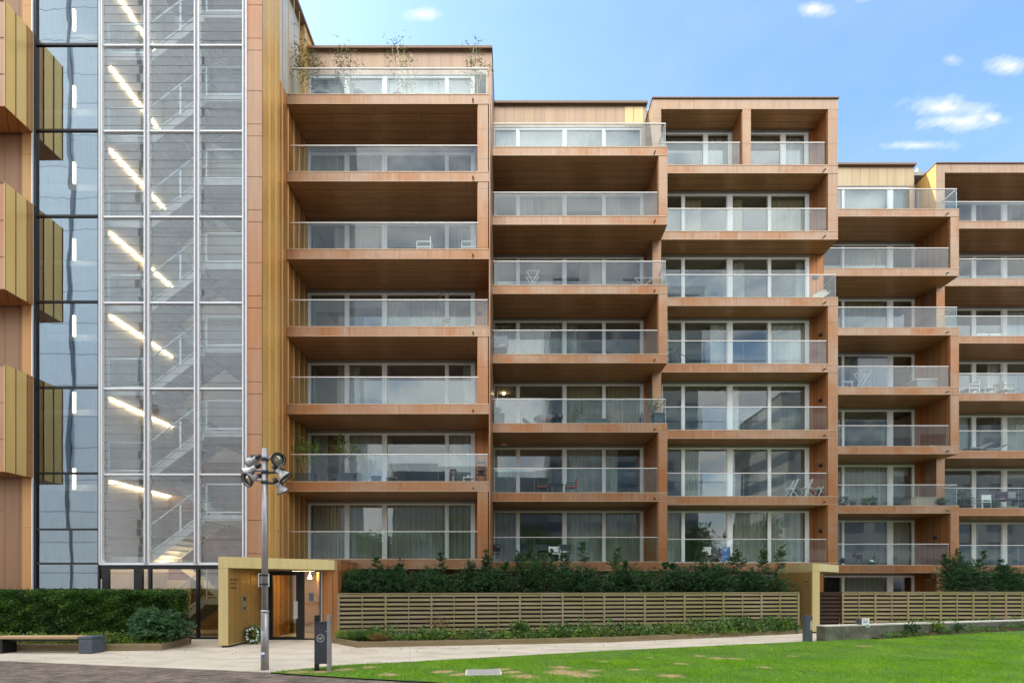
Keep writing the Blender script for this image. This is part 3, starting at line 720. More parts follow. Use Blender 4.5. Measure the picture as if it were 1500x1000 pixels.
# inside: core walls, landings, flights
YB = 20.6
xw = px(163, 16.9)
obj('core_wall', MB().box(xL-4, xE-.25, YB, YB+.15, 0, ZT+.1).box(xE-.33, xE-.22, T0+.35, YB, 0, ZT), M['stairwall'], twr)
obj('core_wall', MB().box(xw-.12, xw-.02, T0+.5, YB, 0, ZT), M['stairwall'], twr)
obj('core_wall', MB().box(xL-4.1, xL-4.0, T0+.2, YB+.15, 0, ZT+.1), M['stairwall'], twr)
obj('timber_wall', MB().box(px(225,19.8), xE-.34, 19.75, 19.85, 0, Z(1)+1.2), M['brownpanel'], twr)
obj('roof_slab', MB().box(xL-4, xE-.2, T0+.15, YB+.2, ZT+.1, ZT+.4), M['cap'], twr)
xa1, xc0, xc1 = -13.05, -11.05, xE-.36
for k in range(-1, 8):
    z = Z(k)
    if k >= 0:
        ld = obj('landing', MB().box(xw, xa1, T0+.35, YB-.01, z-.22, z), M['conc'], twr)
        gmm = MB().poly([(xw+.12, T0+.4, z+.12), (xa1-.1, T0+.4, z+.12), (xa1-.1, T0+.4, z+1.08), (xw+.12, T0+.4, z+1.08)])
        if k: obj('landing_balustrade', gmm, M['sglass'], ld); obj('balustrade_rail', MB().box(xw+.1, xa1-.06, T0+.38, T0+.42, z+1.08, z+1.13).box(xw+.1, xa1-.06, T0+.385, T0+.415, z+.07, z+.12).box(xw+.1, xw+.14, T0+.382, T0+.418, z, z+1.08).box(xa1-.12, xa1-.08, T0+.382, T0+.418, z, z+1.08), M['srail'], ld)
        obj('light_strip', MB().box(xw+.02, xw+.055, T0+.55, YB-.7, z-.265, z-.222), M['led'], ld)
        obj('corridor_floor', MB().box(xL-3, xw-.13, T0+2.3, YB-.01, z-.25, z), M['conc'], twr)
        if k: obj('corridor_lamp', MB().box(-17.24, -17.15, 18.2, 18.26, z-.26, z+.56), M['ledsoft'], twr)
    if k == 7: break
    h = z+1.5
    lc = obj('landing', MB().box(xc0, xc1, T0+.35, 19.3, h-.2, h), M['conc'], twr)
    obj('landing_balustrade', MB().poly([(xc0+.12, T0+.4, h+.12), (xc1-.05, T0+.4, h+.12), (xc1-.05, T0+.4, h+1.08), (xc0+.12, T0+.4, h+1.08)]), M['sglass'], lc)
    obj('balustrade_rail', MB().box(xc0+.08, xc1, T0+.38, T0+.42, h+1.08, h+1.13).box(xc0+.08, xc1, T0+.385, T0+.415, h+.07, h+.12).box(xc0+.06, xc0+.1, T0+.382, T0+.418, h-.1, h+1.08), M['srail'], lc)
    # flights: front rises to the right, back rises to the left
    for (xs, xe, zs, ze, y0, y1, fr) in ((xa1, xc0, z, h, T0+.45, T0+1.5, True), (xc0, xa1, h, z+3, T0+1.75, T0+2.8, False)):
        m = MB(); n = 9
        for q in range(n):
            a = xs+(xe-xs)*q/n; c = xs+(xe-xs)*(q+1)/n; zz = zs+(ze-zs)*(q+1)/n
            m.box(min(a,c), max(a,c), y0, y1, zz-.17-.10, zz-.006 if q == n-1 else zz)
        dz = .26
        for y in (y0-.04, y1):
            m.v += [(xs,y,zs-dz),(xe,y,ze-dz),(xe,y,ze+.06),(xs,y,zs+.06),(xs,y+.04,zs-dz),(xe,y+.04,ze-dz),(xe,y+.04,ze+.06),(xs,y+.04,zs+.06)]
            b0 = len(m.v)-8; m.f += [tuple(b0+i for i in qd) for qd in ((0,1,2,3),(7,6,5,4),(0,4,5,1),(3,2,6,7),(0,3,7,4),(1,5,6,2))]
        m.poly([(xs,y0,zs-.2),(xe,y0,ze-.2),(xe,y1,ze-.2),(xs,y1,zs-.2)])
        fl = obj('stair_flight', m, M['conc'], twr)
        if fr:
            yg = y0-.06
            obj('flight_balustrade', MB().poly([(xs,yg,zs+.12),(xe,yg,ze+.12),(xe,yg,ze+1.05),(xs,yg,zs+1.05)]), M['sglass'], fl)
            xm_, zm_ = (xs+xe)/2+.15, (zs+ze)/2+.11
            obj('balustrade_rail', MB().tube((xs,yg,zs+1.08),(xe,yg,ze+1.08),.026).tube((xs,yg,zs+.1),(xe,yg,ze+.1),.022).box(xm_-.03,xm_+.03,yg-.015,yg+.015,zm_,zm_+1.0), M['srail'], fl)
obj('interior_door', MB().box(px(245,19.7), px(280,19.7), 19.66, 19.73, 0, 2.1), M['cream'], twr)
obj('ceiling_lamp', MB().box(-13.4, -12.2, 17.2, 17.35, 2.55, 2.60), M['warmglow'], twr)
obj('corridor_wall', MB().box(xL-3, xw-.14, 19.6, 19.7, 0, ZT), M['inwall'], twr)
obj('tower_plinth', MB().box(xL, xw, T0+.36, YB, -.05, .0), M['conc'], twr)

# ================================================================== CORNER BLOCK at the far left
cb = thing('corner_block', (-19, 16.3, 0), 'brown metal clad corner block with three gold sided box bays', 'building')
xr = px(50, 16.25)
obj('wall', MB().box(-24, xr-.02, 16.25, 16.42, 0, 27), M['brownwall'], cb)
obj('wall_corner', MB().box(xr-.36, xr-.001, 16.20, 16.245, 0, 27), M['tcopper'], cb)
obj('sun_blocker', MB().box(-62, -24.02, 16.3, 34, 0, 27), M['brownwall'], cb)  # unseen box added to keep the sun off the path
for zt, zb in ((21.15,17.66),(15.15,11.64),(9.15,5.63)):
    bx = obj('box_bay', MB().box(-24, -16.735, 15.3, 16.19, zb, zt), M['corner'], cb)
    obj('gold_side', MB().box(-16.732, -16.715, 15.29, 16.0, zb-.004, zt+.004), M['boxgold'], bx)
    obj('copper_side', MB().box(-16.732, -16.717, 16.003, 16.20, zb-.004, zt+.004), M['tcopper'], bx)
    obj('side_seam', MB().box(-16.714, -16.695, 15.29, 15.305, zb, zt).box(-16.714, -16.695, 15.62, 15.64, zb, zt).box(-16.714, -16.695, 15.985, 16.002, zb, zt), M['cap'], bx)
    obj('bay_soffit', MB().box(-24, -16.74, 15.31, 16.19, zb-.012, zb-.003), M['recess'], bx)
    obj('front_joint', MB().box(-24, -16.74, 15.285, 15.298, zt-.03, zt+.01).box(-24,-16.74,15.288,15.299,(zt+zb)/2+.5,(zt+zb)/2+.52).box(-24,-16.74,15.288,15.299,(zt+zb)/2-.7,(zt+zb)/2-.68), M['cap'], bx)

# ================================================================== ENTRANCE PORTALS
def lettering(x, y0, rows, m, parent, s=1):
    mb = MB(); r = random.Random(9)
    for (z, h, y1) in rows:
        y = y0
        while y < y1:
            wl = h*r.uniform(.5, .85)
            st = h*.2
            k = r.randrange(3)
            mb.box(x, x+.006*s, y, y+st, z, z+h)
            if k != 1: mb.box(x, x+.006*s, y+st, y+wl, z+h-st, z+h)
            if k != 0: mb.box(x, x+.006*s, y+st, y+wl*.9, z+(h-st)*(.5 if k == 2 else 0), z+(h-st)*(.5 if k == 2 else 0)+st)
            if k == 1: mb.box(x, x+.006*s, y+wl-st, y+wl, z+st, z+h)
            y += wl+h*.22
    obj('lettering', mb, m, parent)
def portal(name, X, Y0, Xe, Ye, Yb, zt, hb, label, left_side=False):
    t = thing(name, (X, Y0, 0), label, 'entrance portal', 'gold entrance portals')
    obj('pillar', MB().box(X, X+.285, Y0, Y0+.012, .09, zt-hb-.004).box(X+.002, X+.283, Y0+.013, Yb, .06, zt-hb-.004), M['portal'], t)
    fac = MB().prism([(X-.004, Y0-.004), (X+.289, Y0-.004), (X+.289, Yb), (X-.004, Yb)], zt-hb, zt)
    obj('canopy_corner', fac, M['portal'], t)
    obj('canopy', MB().prism([(X+.291, Y0), (Xe, Ye), (Xe, Yb+.0), (X+.291, Yb)], zt-hb+.001, zt-.001), M['portal'], t)
    obj('canopy_soffit', MB().prism([(X+.295, Y0+.12), (Xe-.1, Ye+.08), (Xe-.1, Yb-.02), (X+.295, Yb-.02)], zt-hb-.012, zt-hb-.002), M['portalin'], t)
    obj('pillar_foot', MB().box(X+.08, X+.2, Y0+.04, Yb-.1, 0, .075), M['black'], t)
    return t
p1 = portal('entrance_portal', -8.88, 14.04, -6.12, 16.0, 16.26, 2.75, .34, 'gold entrance portal over black glazed doors beside the lamp post')
side = obj('inner_panel', MB().box(-8.592, -8.575, 14.06, 14.62, .1, 2.39).box(-8.592, -8.577, 14.64, 15.2, .1, 2.39).box(-8.592, -8.575, 15.22, 15.8, .1, 2.39).box(-8.592, -8.577, 15.82, 16.2, .1, 2.39), M['portalin'], p1)
lettering(-8.5745, 14.12, [(2.02,.07,14.55),(1.90,.07,14.45),(1.78,.06,14.42)], M['terra'], p1)
ip = obj('intercom_panel', MB().box(-8.5745, -8.55, 14.78, 14.92, 1.05, 1.55), M['galv'], p1)
obj('intercom_screen', MB().box(-8.5495, -8.546, 14.80, 14.90, 1.38, 1.52).box(-8.5495, -8.546, 14.80, 14.90, 1.12, 1.20), M['black'], ip)
p2 = portal('entrance_portal', 11.78, 18.2, 13.9, 19.75, 20.7, 2.73, .30, 'gold entrance portal behind the bollard at the end of the slatted fence')
obj('outer_panel', MB().box(11.763, 11.778, 18.23, 18.75, .08, 2.40).box(11.763, 11.776, 18.77, 19.4, .08, 2.40).box(11.763, 11.778, 19.42, 20.0, .08, 2.40).box(11.763, 11.776, 20.02, 20.65, .08, 2.40), M['portalin'], p2)
lettering(11.757, 18.42, [(1.98,.08,18.7),(1.84,.07,18.66)], M['terra'], p2)
# lobby behind the first portal
lb = thing('entrance_lobby', (-7.3, 17, 0), 'low lobby with black framed glass doors and brown side walls under the gold canopy', 'lobby')
obj('wall', MB().box(-6.56, -6.03, 16.05, 18.4, 0, 2.40).box(-6.56, -6.02, 16.27, 18.39, 2.403, 2.70).box(-8.60, -6.57, 18.25, 18.4, 0, 2.69), M['recess'], lb)
obj('roof', MB().box(-8.72, -6.0, 16.27, 18.45, 2.702, 2.76), M['cap'], lb)
obj('floor', MB().box(-8.60, -6.57, 16.12, 18.24, -.02, .012), M['conct'], lb)
obj('lobby_lining', MB().box(-8.57, -6.58, 18.2, 18.24, .02, 2.4).box(-6.60, -6.575, 16.4, 18.19, .02, 2.4), M['goldwood'], lb)
obj('lobby_column', MB().box(px(464,17.2), px(467.5,17.2), 17.2, 17.4, .02, 2.4), M['gold'], lb)
obj('notice_board', MB().box(px(451,18.1), px(458,18.1), 18.16, 18.195, pz(879,18.1), pz(868,18.1)), M['black'], lb)
obj('lobby_lamp', MB().lathe((px(454,17.0),17.0,2.12), (0,0,1), [(0,.07),(.06,.06),(.18,.015),(.28,.01)]), M['warmglow'], lb, True)
obj('ceiling_light', MB().box(-8.0, -7.2, 16.9, 17.3, 2.395, 2.40), M['warmglow'], lb)
fm = MB(); D = 16.08
for a, c in ((394.5,399.5),(434.5,445.5),(469,470.5)): fm.box(px(a,D), px(c,D), D-.04, D+.04, 0.0, pz(836,D))
fm.box(px(399.5,D), px(434.5,D), D-.035, D+.035, pz(842,D), pz(836,D)); fm.box(px(445.5,D), px(469,D), D-.035, D+.035, pz(837.5,D), pz(836,D))
fm.box(px(399.5,D), px(434.5,D), D-.035, D+.035, 0, .10); fm.box(px(445.5,D), px(469,D), D-.035, D+.035, 0, .05); fm.box(px(386,D), px(394.5,D), D-.03, D+.03, 0, pz(836,D))
df = obj('door_frame', fm, M['black'], lb)
obj('frame_trim', MB().box(px(470.8,D), px(472.6,D), D-.05, D+.03, 0, pz(834,D)).box(px(394,D), px(470.7,D), D-.045, D+.03, pz(835.8,D), pz(834,D)), M['galvl'], df)
obj('door_glass', MB().poly([(px(399.5,D),D,.1),(px(434.5,D),D,.1),(px(434.5,D),D,pz(842,D)),(px(399.5,D),D,pz(842,D))]).poly([(px(445.5,D),D,.05),(px(469,D),D,.05),(px(469,D),D,pz(837.5,D)),(px(445.5,D),D,pz(837.5,D))]), M['dglass'], lb)
obj('door_handle', MB().box(px(432,D), px(437.3,D), D-.10, D-.05, pz(905,D), pz(880,D)), M['conct'], lb)

# buildings across the court, behind the photographer, which the glass mirrors
def far(name, x0, x1, y0, y1, h, m, label): 
    t = thing(name, ((x0+x1)/2, y0, 0), label, 'building'); obj('facade', MB().box(x0, x1, y1, y0, 0, h), M[m], t); return t
ob = far('office_block', -56, -21, -12, -26, 64, 'officewall', 'tall pale panelled office block mirrored in the stair tower glass')
rw_ = random.Random(8)
for q in range(6):
    x = -54.0+q*5.9+rw_.uniform(-.5,.5)
    obj('window_strip', MB().box(x, x+rw_.uniform(.28,.5), -11.99, -11.95, 0, 64), M['dwin'], ob)
    if q % 2: obj('window', MB().box(x+.6, x+1.7, -11.99, -11.96, 9+q*3.1, 10.2+q*3.1), M['dwin'], ob)
far('stone_block', 6, 30, -30, -44, 48, 'stonegrid', 'pale stone grid block mirrored in the right hand windows')
far('slab_block', 40, 95, -24, -38, 30, 'stonegrid', 'long pale slab block mirrored in the far right balconies')
far('brick_block', -19, 6, -34, -46, 20, 'brickgrid', 'low grey grid block mirrored in the middle balconies')
#@@PART3

# ================================================================== GROUND
solo('ground', MB().box(-400, 400, -200, 500, -.5, -.012), M['bricks'], 'dark brown brick paving in the foreground', 'ground', kind='structure')
LE = [(-5.19,9.98),(-3.99,10.86),(-2.5,11.33),(2.94,13.32),(10.55,15.62)]         # lawn / path edge
pm = MB().prism([(-40,16.9),(-12.84,11.64),(-5.3,10.12)] + LE + [(12.5,15.75),(34,21.6),(34,26),(-40,26)], -.2, 0.0)
solo('path', pm, M['path'], 'pale concrete path along the planting beds', 'path', kind='structure')
def lawn_z(x, y): 
    f = lambda t: max(0, min(1, t))**2*(3-2*max(0, min(1, t)))
    return .018 + .22*f((x-9)/11)*f((y-10.5)/6)
LAWN = LE + [(12.6,15.72),(19.6,17.05),(34,20.8),(34,3),(3,7.0),(-1.46,8.98),(-3.16,9.38)]
def inpoly(P, poly):
    x, y = P[:,0], P[:,1]; c = np.zeros(len(P), bool); n = len(poly)
    for i in range(n):
        x1, y1 = poly[i]; x2, y2 = poly[(i+1)%n]
        m = ((y1 > y) != (y2 > y)) & (x < (x2-x1)*(y-y1)/(y2-y1+1e-12)+x1); c ^= m
    return c
lz = np.vectorize(lawn_z)
# lawn sheet as a fine grid clipped to the outline by a fan of strips
lm = MB(); top = LE + [(12.6,15.72),(19.6,17.05),(34,20.8)]; bot = [(-5.19,9.97),(-3.16,9.38),(-1.46,8.98),(3,7.0),(34,3)]
def interp(pl, x):
    for i in range(len(pl)-1):
        if pl[i][0] <= x <= pl[i+1][0]: return pl[i][1]+(pl[i+1][1]-pl[i][1])*(x-pl[i][0])/(pl[i+1][0]-pl[i][0])
    return pl[-1][1]
xs = np.linspace(-5.19, 34, 120); NV = 14
for x in xs:
    y0, y1 = interp(bot, x), interp(top, x)
    for j in range(NV+1):
        y = y0+(y1-y0)*j/NV; lm.v.append((x, y, lawn_z(x, y)))
for i in range(len(xs)-1):
    for j in range(NV):
        a = i*(NV+1)+j; lm.f.append((a, a+NV+1, a+NV+2, a+1))
solo('lawn', lm, M['lawnbase'], 'lawn with worn bare patches', 'lawn', kind='structure', smooth=True)
kb = MB()
for i in range(len(LE)-1):
    (a, b_), (c, e) = LE[i], LE[i+1]; L_ = math.hypot(c-a, e-b_); nx, ny = -(e-b_)/L_, (c-a)/L_
    kb.prism([(a+nx*.0,b_+ny*.0),(c+nx*.0,e+ny*.0),(c+nx*.09,e+ny*.09),(a+nx*.09,b_+ny*.09)], -.1, .012)
solo('kerb', kb, M['concw'], 'low concrete edging between path and lawn', 'kerb', kind='structure')
# grass blades
def blades(n, xa, xb, ya, yb, seed):
    rng = np.random.default_rng(seed); P = np.stack([rng.uniform(xa, xb, n), rng.uniform(ya, yb, n)], 1)
    P = P[inpoly(P, LAWN)]
    keep = rng.uniform(0, 1, len(P)) < .96
    for bx, by, r in BARE:
        q = 1-np.sqrt(((P[:,0]-bx)/(r*.97))**2+((P[:,1]-by)/(r*.72))**2)
        keep &= ~(q + .35*np.sin(P[:,0]*9+by)*np.sin(P[:,1]*11+bx) + rng.normal(size=len(P))*.30 > .15)
    thin = (np.sin(P[:,0]*1.7)*np.sin(P[:,1]*2.3+1) > .72) & (rng.uniform(0,1,len(P)) < .45); keep &= ~thin
    return P[keep]
P = np.concatenate([blades(120000, -5.3, 12, 7.6, 11.6, 1), blades(150000, -5, 17, 11, 18, 2), blades(42000, 12, 26, 9, 19, 3)])
N = len(P); rng = np.random.default_rng(4)
zz = lz(P[:,0], P[:,1]); b0 = np.column_stack([P, zz-.004]); an = rng.uniform(0, 2*np.pi, N); hh = rng.uniform(.022, .062, N)*(1+.35*np.sin(P[:,0]*2.1)*np.sin(P[:,1]*2.7)); ww = rng.uniform(.006, .012, N)
sd_ = np.column_stack([np.cos(an), np.sin(an), np.zeros(N)])*ww[:,None]*.5
ln = np.column_stack([rng.normal(size=N)*.55*hh, rng.normal(size=N)*.55*hh, hh])
solo('grass', (np.stack([b0-sd_, b0+sd_, b0+ln], 1), 3), M['grass'], 'short bright green grass', 'grass', kind='stuff')

mh = thing('manhole_cover', (px(708,9.94), 9.94, .03), 'square grey metal cover set flat in the grass', 'manhole cover')
cx, cy = px(708,9.9), 9.93
obj('cover', MB().obox((cx, cy, .04), R(4), .34, .26, .012), M['manhole'], mh); obj('cover_frame', MB().obox((cx, cy, .03), R(4), .385, .305, .012), M['conct'], mh)

# ------------------------------------------------------------------ planting beds, timber edging
def edging(name, pts, h, t, label):
    th = thing(name, (pts[0][0], pts[0][1], 0), label, 'timber edging', 'timber bed edgings')
    for i in range(len(pts)-1):
        (a, b_), (c, e) = pts[i], pts[i+1]; L_ = math.hypot(c-a, e-b_); nx, ny = -(e-b_)/L_, (c-a)/L_
        for z0, z1, o in ((0, h*.49, 0), (h*.51, h, .008)):
            obj('sleeper', MB().prism([(a+nx*o,b_+ny*o),(c+nx*o,e+ny*o),(c+nx*t,e+ny*t),(a+nx*t,b_+ny*t)], z0, z1), M['sleeper'], th)
    return th
E1 = [(-5.95,15.25),(-4.69,14.04),(-.4,14.72),(3.39,15.38),(7.4,16.75),(11.72,18.25)]
edging('bed_edging', E1, .17, .10, 'long low timber edging of the bed in front of the slatted fence')
E2 = [(-24,13.30),(-12.0,13.30),(-10.14,13.42),(-10.33,14.9)]
edging('bed_edging', E2, .20, .10, 'short timber edging round the bed below the clipped hedge')
solo('planting_bed', MB().prism([(-5.95,15.35),(-4.66,14.14),(-.42,14.82),(3.36,15.48),(7.36,16.85),(11.6,18.25),(11.6,18.6),(-5.95,16.6)], -.1, .14), M['soil'], 'soil of the bed by the slatted fence', 'soil', kind='structure')
solo('planting_bed', MB().prism([(-24,13.4),(-12.0,13.4),(-10.24,13.52),(-10.43,15.1),(-24,15.1)], -.1, .15), M['soil'], 'soil of the hedge bed', 'soil', kind='structure')
# retaining wall and its soil strip
rw = thing('retaining_wall', (10.4, 15.4, 0), 'low mossy concrete retaining wall beside the lawn', 'wall')
wl = [(10.4,15.40),(19.6,17.82),(30,20.5)]
def off(pl, o): 
    r = []
    for i, (x, y) in enumerate(pl):
        a = pl[max(0,i-1)]; b_ = pl[min(len(pl)-1,i+1)]; L_ = math.hypot(b_[0]-a[0], b_[1]-a[1]); r.append((x-(b_[1]-a[1])/L_*o, y+(b_[0]-a[0])/L_*o))
    return r
obj('wall_body', MB().prism(wl + off(wl, .34)[::-1], -.1, .50), M['concw'], rw); obj('coping', MB().prism(off(wl, -.012)+off(wl, .352)[::-1], .502, .54), M['conct'], rw)
sb = MB(); w2 = [(12.3,15.88),(15.8,16.80),(19.6,17.80),(30,20.5)]; w3 = [(12.5,15.72),(16,16.30),(19.6,17.02),(30,19.6)]
for i in range(3): sb.poly([(*w3[i], lawn_z(*w3[i])+.0), (*w3[i+1], lawn_z(*w3[i+1])+.0), (*w2[i+1], .12+.09*(i+1)), (*w2[i], .12+.09*i)])
solo('planting_bed', sb, M['soil'], 'sloping soil strip below the retaining wall', 'soil', kind='structure')

# ------------------------------------------------------------------ slatted fences and gate
def slat_fence(name, a, b_, z0, z1, n, ns, label, mat, cat='fence', group='slatted timber fences'):
    t = thing(name, (a[0], a[1], 0), label, cat, group)
    L_ = math.hypot(b_[0]-a[0], b_[1]-a[1]); an = math.atan2(b_[1]-a[1], b_[0]-a[0]); ux, uy = math.cos(an), math.sin(an); nx, ny = -uy, ux
    pitch = (z1-z0)/ns; r = random.Random(7)
    sm = MB()
    for q in range(n):
        s0, s1 = L_*q/n, L_*(q+1)/n
        for j in range(ns):
            zc = z0+pitch*(j+.62)+r.uniform(-.006,.006); hz = pitch*.265
            c = (a[0]+ux*(s0+s1)/2, a[1]+uy*(s0+s1)/2, zc); sm.obox(c, an, (s1-s0)/2-.002, .011, hz)
    obj('slat_panel', sm, mat, t)
    bm = MB()
    for q in range(n):
        s1 = L_*(q+.5)/n; bm.obox((a[0]+ux*s1-nx*.03, a[1]+uy*s1-ny*.03, (z0+z1)/2+.02), an, .012, .016, (z1-z0)/2-.03)
    for q in range(n+1):
        s1 = L_*q/n
        obj('post', MB().obox((a[0]+ux*s1-nx*.022+nx*.006, a[1]+uy*s1-ny*.022+ny*.006, (z1+.0)/2), an, .03 if q % 2 == 0 else .014, .022, z1/2-.012), mat, t)
    obj('top_rail', MB().obox((a[0]+ux*L_/2, a[1]+uy*L_/2, z1+.014), an, L_/2, .034, .016), mat, t)
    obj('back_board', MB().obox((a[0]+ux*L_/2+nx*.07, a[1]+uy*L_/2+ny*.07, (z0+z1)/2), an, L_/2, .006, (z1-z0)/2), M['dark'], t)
    return t
slat_fence('slatted_fence', (-5.98,16.02), (11.25,18.25), .22, 1.58, 22, 9, 'long weathered slatted timber fence between the two gold portals', M['slat'])
slat_fence('slatted_fence', (14.25,20.02), (25.5,20.02), .05, 1.57, 16, 9, 'slatted timber fence behind the concrete retaining wall', M['slat'])
gt = slat_fence('slatted_gate', (13.24,20.05), (14.18,20.05), .05, 1.56, 1, 9, 'dark stained slatted timber gate beside the gold portal pillar', M['dslat'], 'gate', None)

# ------------------------------------------------------------------ hedges and shrubs
def hedge_leaves(x0, x1, y0, y1, z0, z1, n, L_, W_, seed):
    rng = np.random.default_rng(seed); A = [(x1-x0)*(z1-z0), (x1-x0)*(y1-y0), (y1-y0)*(z1-z0)]; tot = sum(A); P = []; D = []
    for f, a in enumerate(A):
        k = int(n*a/tot); u = rng.uniform(0, 1, k); v = rng.uniform(0, 1, k); jit = rng.normal(size=k)*.035-.02
        wob = .035*np.sin(u*31+v*17)+.03*np.sin(u*57-v*23)
        if f == 0: p = np.column_stack([x0+(x1-x0)*u, y0-jit-wob, z0+(z1-z0)*v]); nn = np.array([0,-1,.25])
        elif f == 1: p = np.column_stack([x0+(x1-x0)*u, y0+(y1-y0)*v, z1+jit*.7+wob*.6]); nn = np.array([0,-.2,1])
        else: p = np.column_stack([x1+jit+wob, y0+(y1-y0)*u, z0+(z1-z0)*v]); nn = np.array([1,-.1,.2])
        P.append(p); D.append(nn[None]+rng.normal(size=(k,3))*.75)
    return leaves(np.concatenate(P), np.concatenate(D), L_, W_, rng)
hg = thing('clipped_hedge', (-13.5, 14.8, 0), 'long clipped dark green hedge behind the timber bench', 'hedge')
obj('foliage', hedge_leaves(-19.5, -10.46, 14.32, 15.0, .15, 1.66, 40000, .075, .040, 21), M['hedge'], hg)
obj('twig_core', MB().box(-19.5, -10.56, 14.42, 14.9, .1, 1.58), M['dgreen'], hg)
sh = thing('leafy_shrub', (px(232,13.95), 13.95, .15), 'bushy blue green shrub in front of the hedge end', 'shrub')
cx, cy = px(234,13.95), 13.95
obj('foliage', merge(feather(cx, cy, .52, .80, .42, .46, 520, 31, .22, 11, .10, .042, .5, .3), feather(cx-.35, cy+.05, .78, .30, .28, .34, 150, 33, .22, 11, .10, .042, .4, .4), clump(cx, cy, .5, .6, .32, .34, 900, .11, .05, 32, .4)), M['shrub'], sh)
sm = MB()
for q in range(7):
    a = q*.9; sm.tube((cx, cy, .12), (cx+.5*math.cos(a), cy+.25*math.sin(a), .75), .016, .006, 5)
obj('stem', sm, M['bark'], sh)

def yew(xp, d, w, hp, seed, label, spikes=(), nbr=105, per=44):
    """xp: pixel of the centre, hp: pixel row of the crown top"""
    d = (16.02+.1294*5.98+.80)/(1-.1294*(xp-750)/F) if xp < 1200 else 21.15
    cx = px(xp, d); zt = pz(hp, d); rx = w*d/F/2
    t = thing('yew_shrub', (cx, d, .2), label, 'shrub', 'yew shrubs behind the slatted fences')
    sp = [(px(a, d), d+.1, px(b_, d), d-.05, pz(c-7, d)) for a, b_, c in spikes]; zt += .05+.38*((seed*37)%10)/10
    rng = np.random.default_rng(seed); P_ = []; D_ = []; Ln_ = []
    for (sx, sy, tx, ty, tz) in sp:          # leaders with whorled side twigs
        b0 = np.array([sx, sy, .9]); b1 = np.array([tx, ty, tz]); k = 64
        f = rng.uniform(.15, 1, k)[:,None]; a = rng.uniform(0, 2*np.pi, k)
        P_.append(b0*(1-f)+b1*f); D_.append(np.column_stack([np.cos(a), np.sin(a)*.6, .35+.5*f[:,0]]))
        Ln_.append((1.04-f[:,0])*.78+.05)
    parts = [feather(cx-rx*.38, d, zt*.58, rx*.72, .48, zt*.40, 360, seed+1), feather(cx+rx*.40, d+.05, zt*.55, rx*.70, .48, zt*.40, 360, seed+2),
             feather(cx+rng.uniform(-.3,.3)*rx, d, zt*.70, rx*.5, .42, zt*.30, 240, seed+3), clump(cx, d+.12, zt*.52, rx*.9, .40, zt*.40, 1600, .12, .04, seed+4, .3)]
    if sp: parts.append(sprays(np.concatenate(P_), np.concatenate(D_), np.concatenate(Ln_), 20, .11, .032, rng))
    obj('foliage', merge(*parts), M['yew'], t)
    b = MB()
    for q in range(5):
        a = q*1.3; b.tube((cx+.1*math.cos(a), d+.1*math.sin(a), .1), (cx+rx*.7*math.cos(a), d+.3*math.sin(a), zt*.8), .028, .008, 5)
    for (a, yy, c, y2, z2) in sp: b.tube((a, yy, .5), (c, y2, z2-.05), .016, .004, 5)
    obj('stem', b, M['bark'], t)
yew(515, 16.75, 40, 846, 101, 'small dark yew squeezed between the brown lobby wall and the fence end', (), 50, 40)
yew(560, 16.9, 90, 838, 102, 'yew shrub behind the fence just right of the brown lobby wall', ((556,553,826),(582,588,828)))
yew(640, 17.0, 90, 838, 103, 'pale tipped yew shrub with a single pointed shoot below the left balconies', ((645,647,818),(680,690,829)))
yew(715, 17.15, 88, 842, 104, 'low yew shrub under the pier between the first and second bays', ((716,712,814),(735,741,832)))
yew(785, 17.25, 96, 822, 105, 'tall rounded yew shrub below the balcony with the black barbecue', ((772,758,816),(800,806,814)))
yew(850, 17.35, 84, 834, 106, 'yew shrub with a feathery upright leader under the second bay', ((852,853,803),(880,906,811),(832,826,818)))
yew(930, 17.5, 92, 842, 107, 'loose open yew shrub beneath the second bay pier', ((905,915,830),(960,975,832)))
yew(1005, 17.7, 84, 836, 108, 'dense yew shrub left of the hanging towels', ((990,985,832),))
yew(1045, 17.9, 64, 828, 109, 'yew shrub with a tall double leader in front of the hanging towels', ((1030,1026,803),(1052,1080,812)))
yew(1115, 18.1, 86, 836, 110, 'spiky yew shrub next to the second gold portal', ((1108,1118,812),(1128,1146,807),(1092,1082,818)))
yew(1415, 21.2, 84, 826, 111, 'bushy yew shrub behind the right hand fence in front of the orange pier', ((1400,1382,818),(1420,1440,815),(1395,1404,812)), 130, 46)
yew(1480, 21.3, 80, 836, 112, 'yew shrub at the right end of the fence by the retaining wall', ((1470,1465,828),))

# ------------------------------------------------------------------ ground cover
def cover(name, pts, n, L_, W_, hmax, mat, seed, label):
    rng = np.random.default_rng(seed); P = []; D = []
    pts = np.array(pts, float); seg = np.linalg.norm(np.diff(pts[:,:2], axis=0), axis=1); cum = np.concatenate([[0], np.cumsum(seg)])
    tuft = rng.uniform(0, cum[-1], 90); th = rng.uniform(.15, 1, 90)**1.3
    k = rng.integers(0, 90, n); s = np.clip(tuft[k]+rng.normal(size=n)*.16, 0, cum[-1]-1e-3)
    i = np.searchsorted(cum, s, side='right')-1; f = ((s-cum[i])/seg[i])[:,None]
    c = pts[i]*(1-f)+pts[i+1]*f; wv = rng.uniform(-.5, .5, n)[:,None]*c[:,3:4]
    dirv = (pts[i+1]-pts[i])[:,:2]; nv = np.column_stack([-dirv[:,1], dirv[:,0]])/seg[i][:,None]
    p = np.column_stack([c[:,:2]+nv*wv, c[:,2]+rng.uniform(0, 1, n)**1.4*hmax*th[k]])
    d = rng.normal(size=(n,3))*.8+np.array([0,-.25,.55])
    return solo(name, leaves(p, d, L_, W_, rng), mat, label, 'ground cover', kind='stuff')
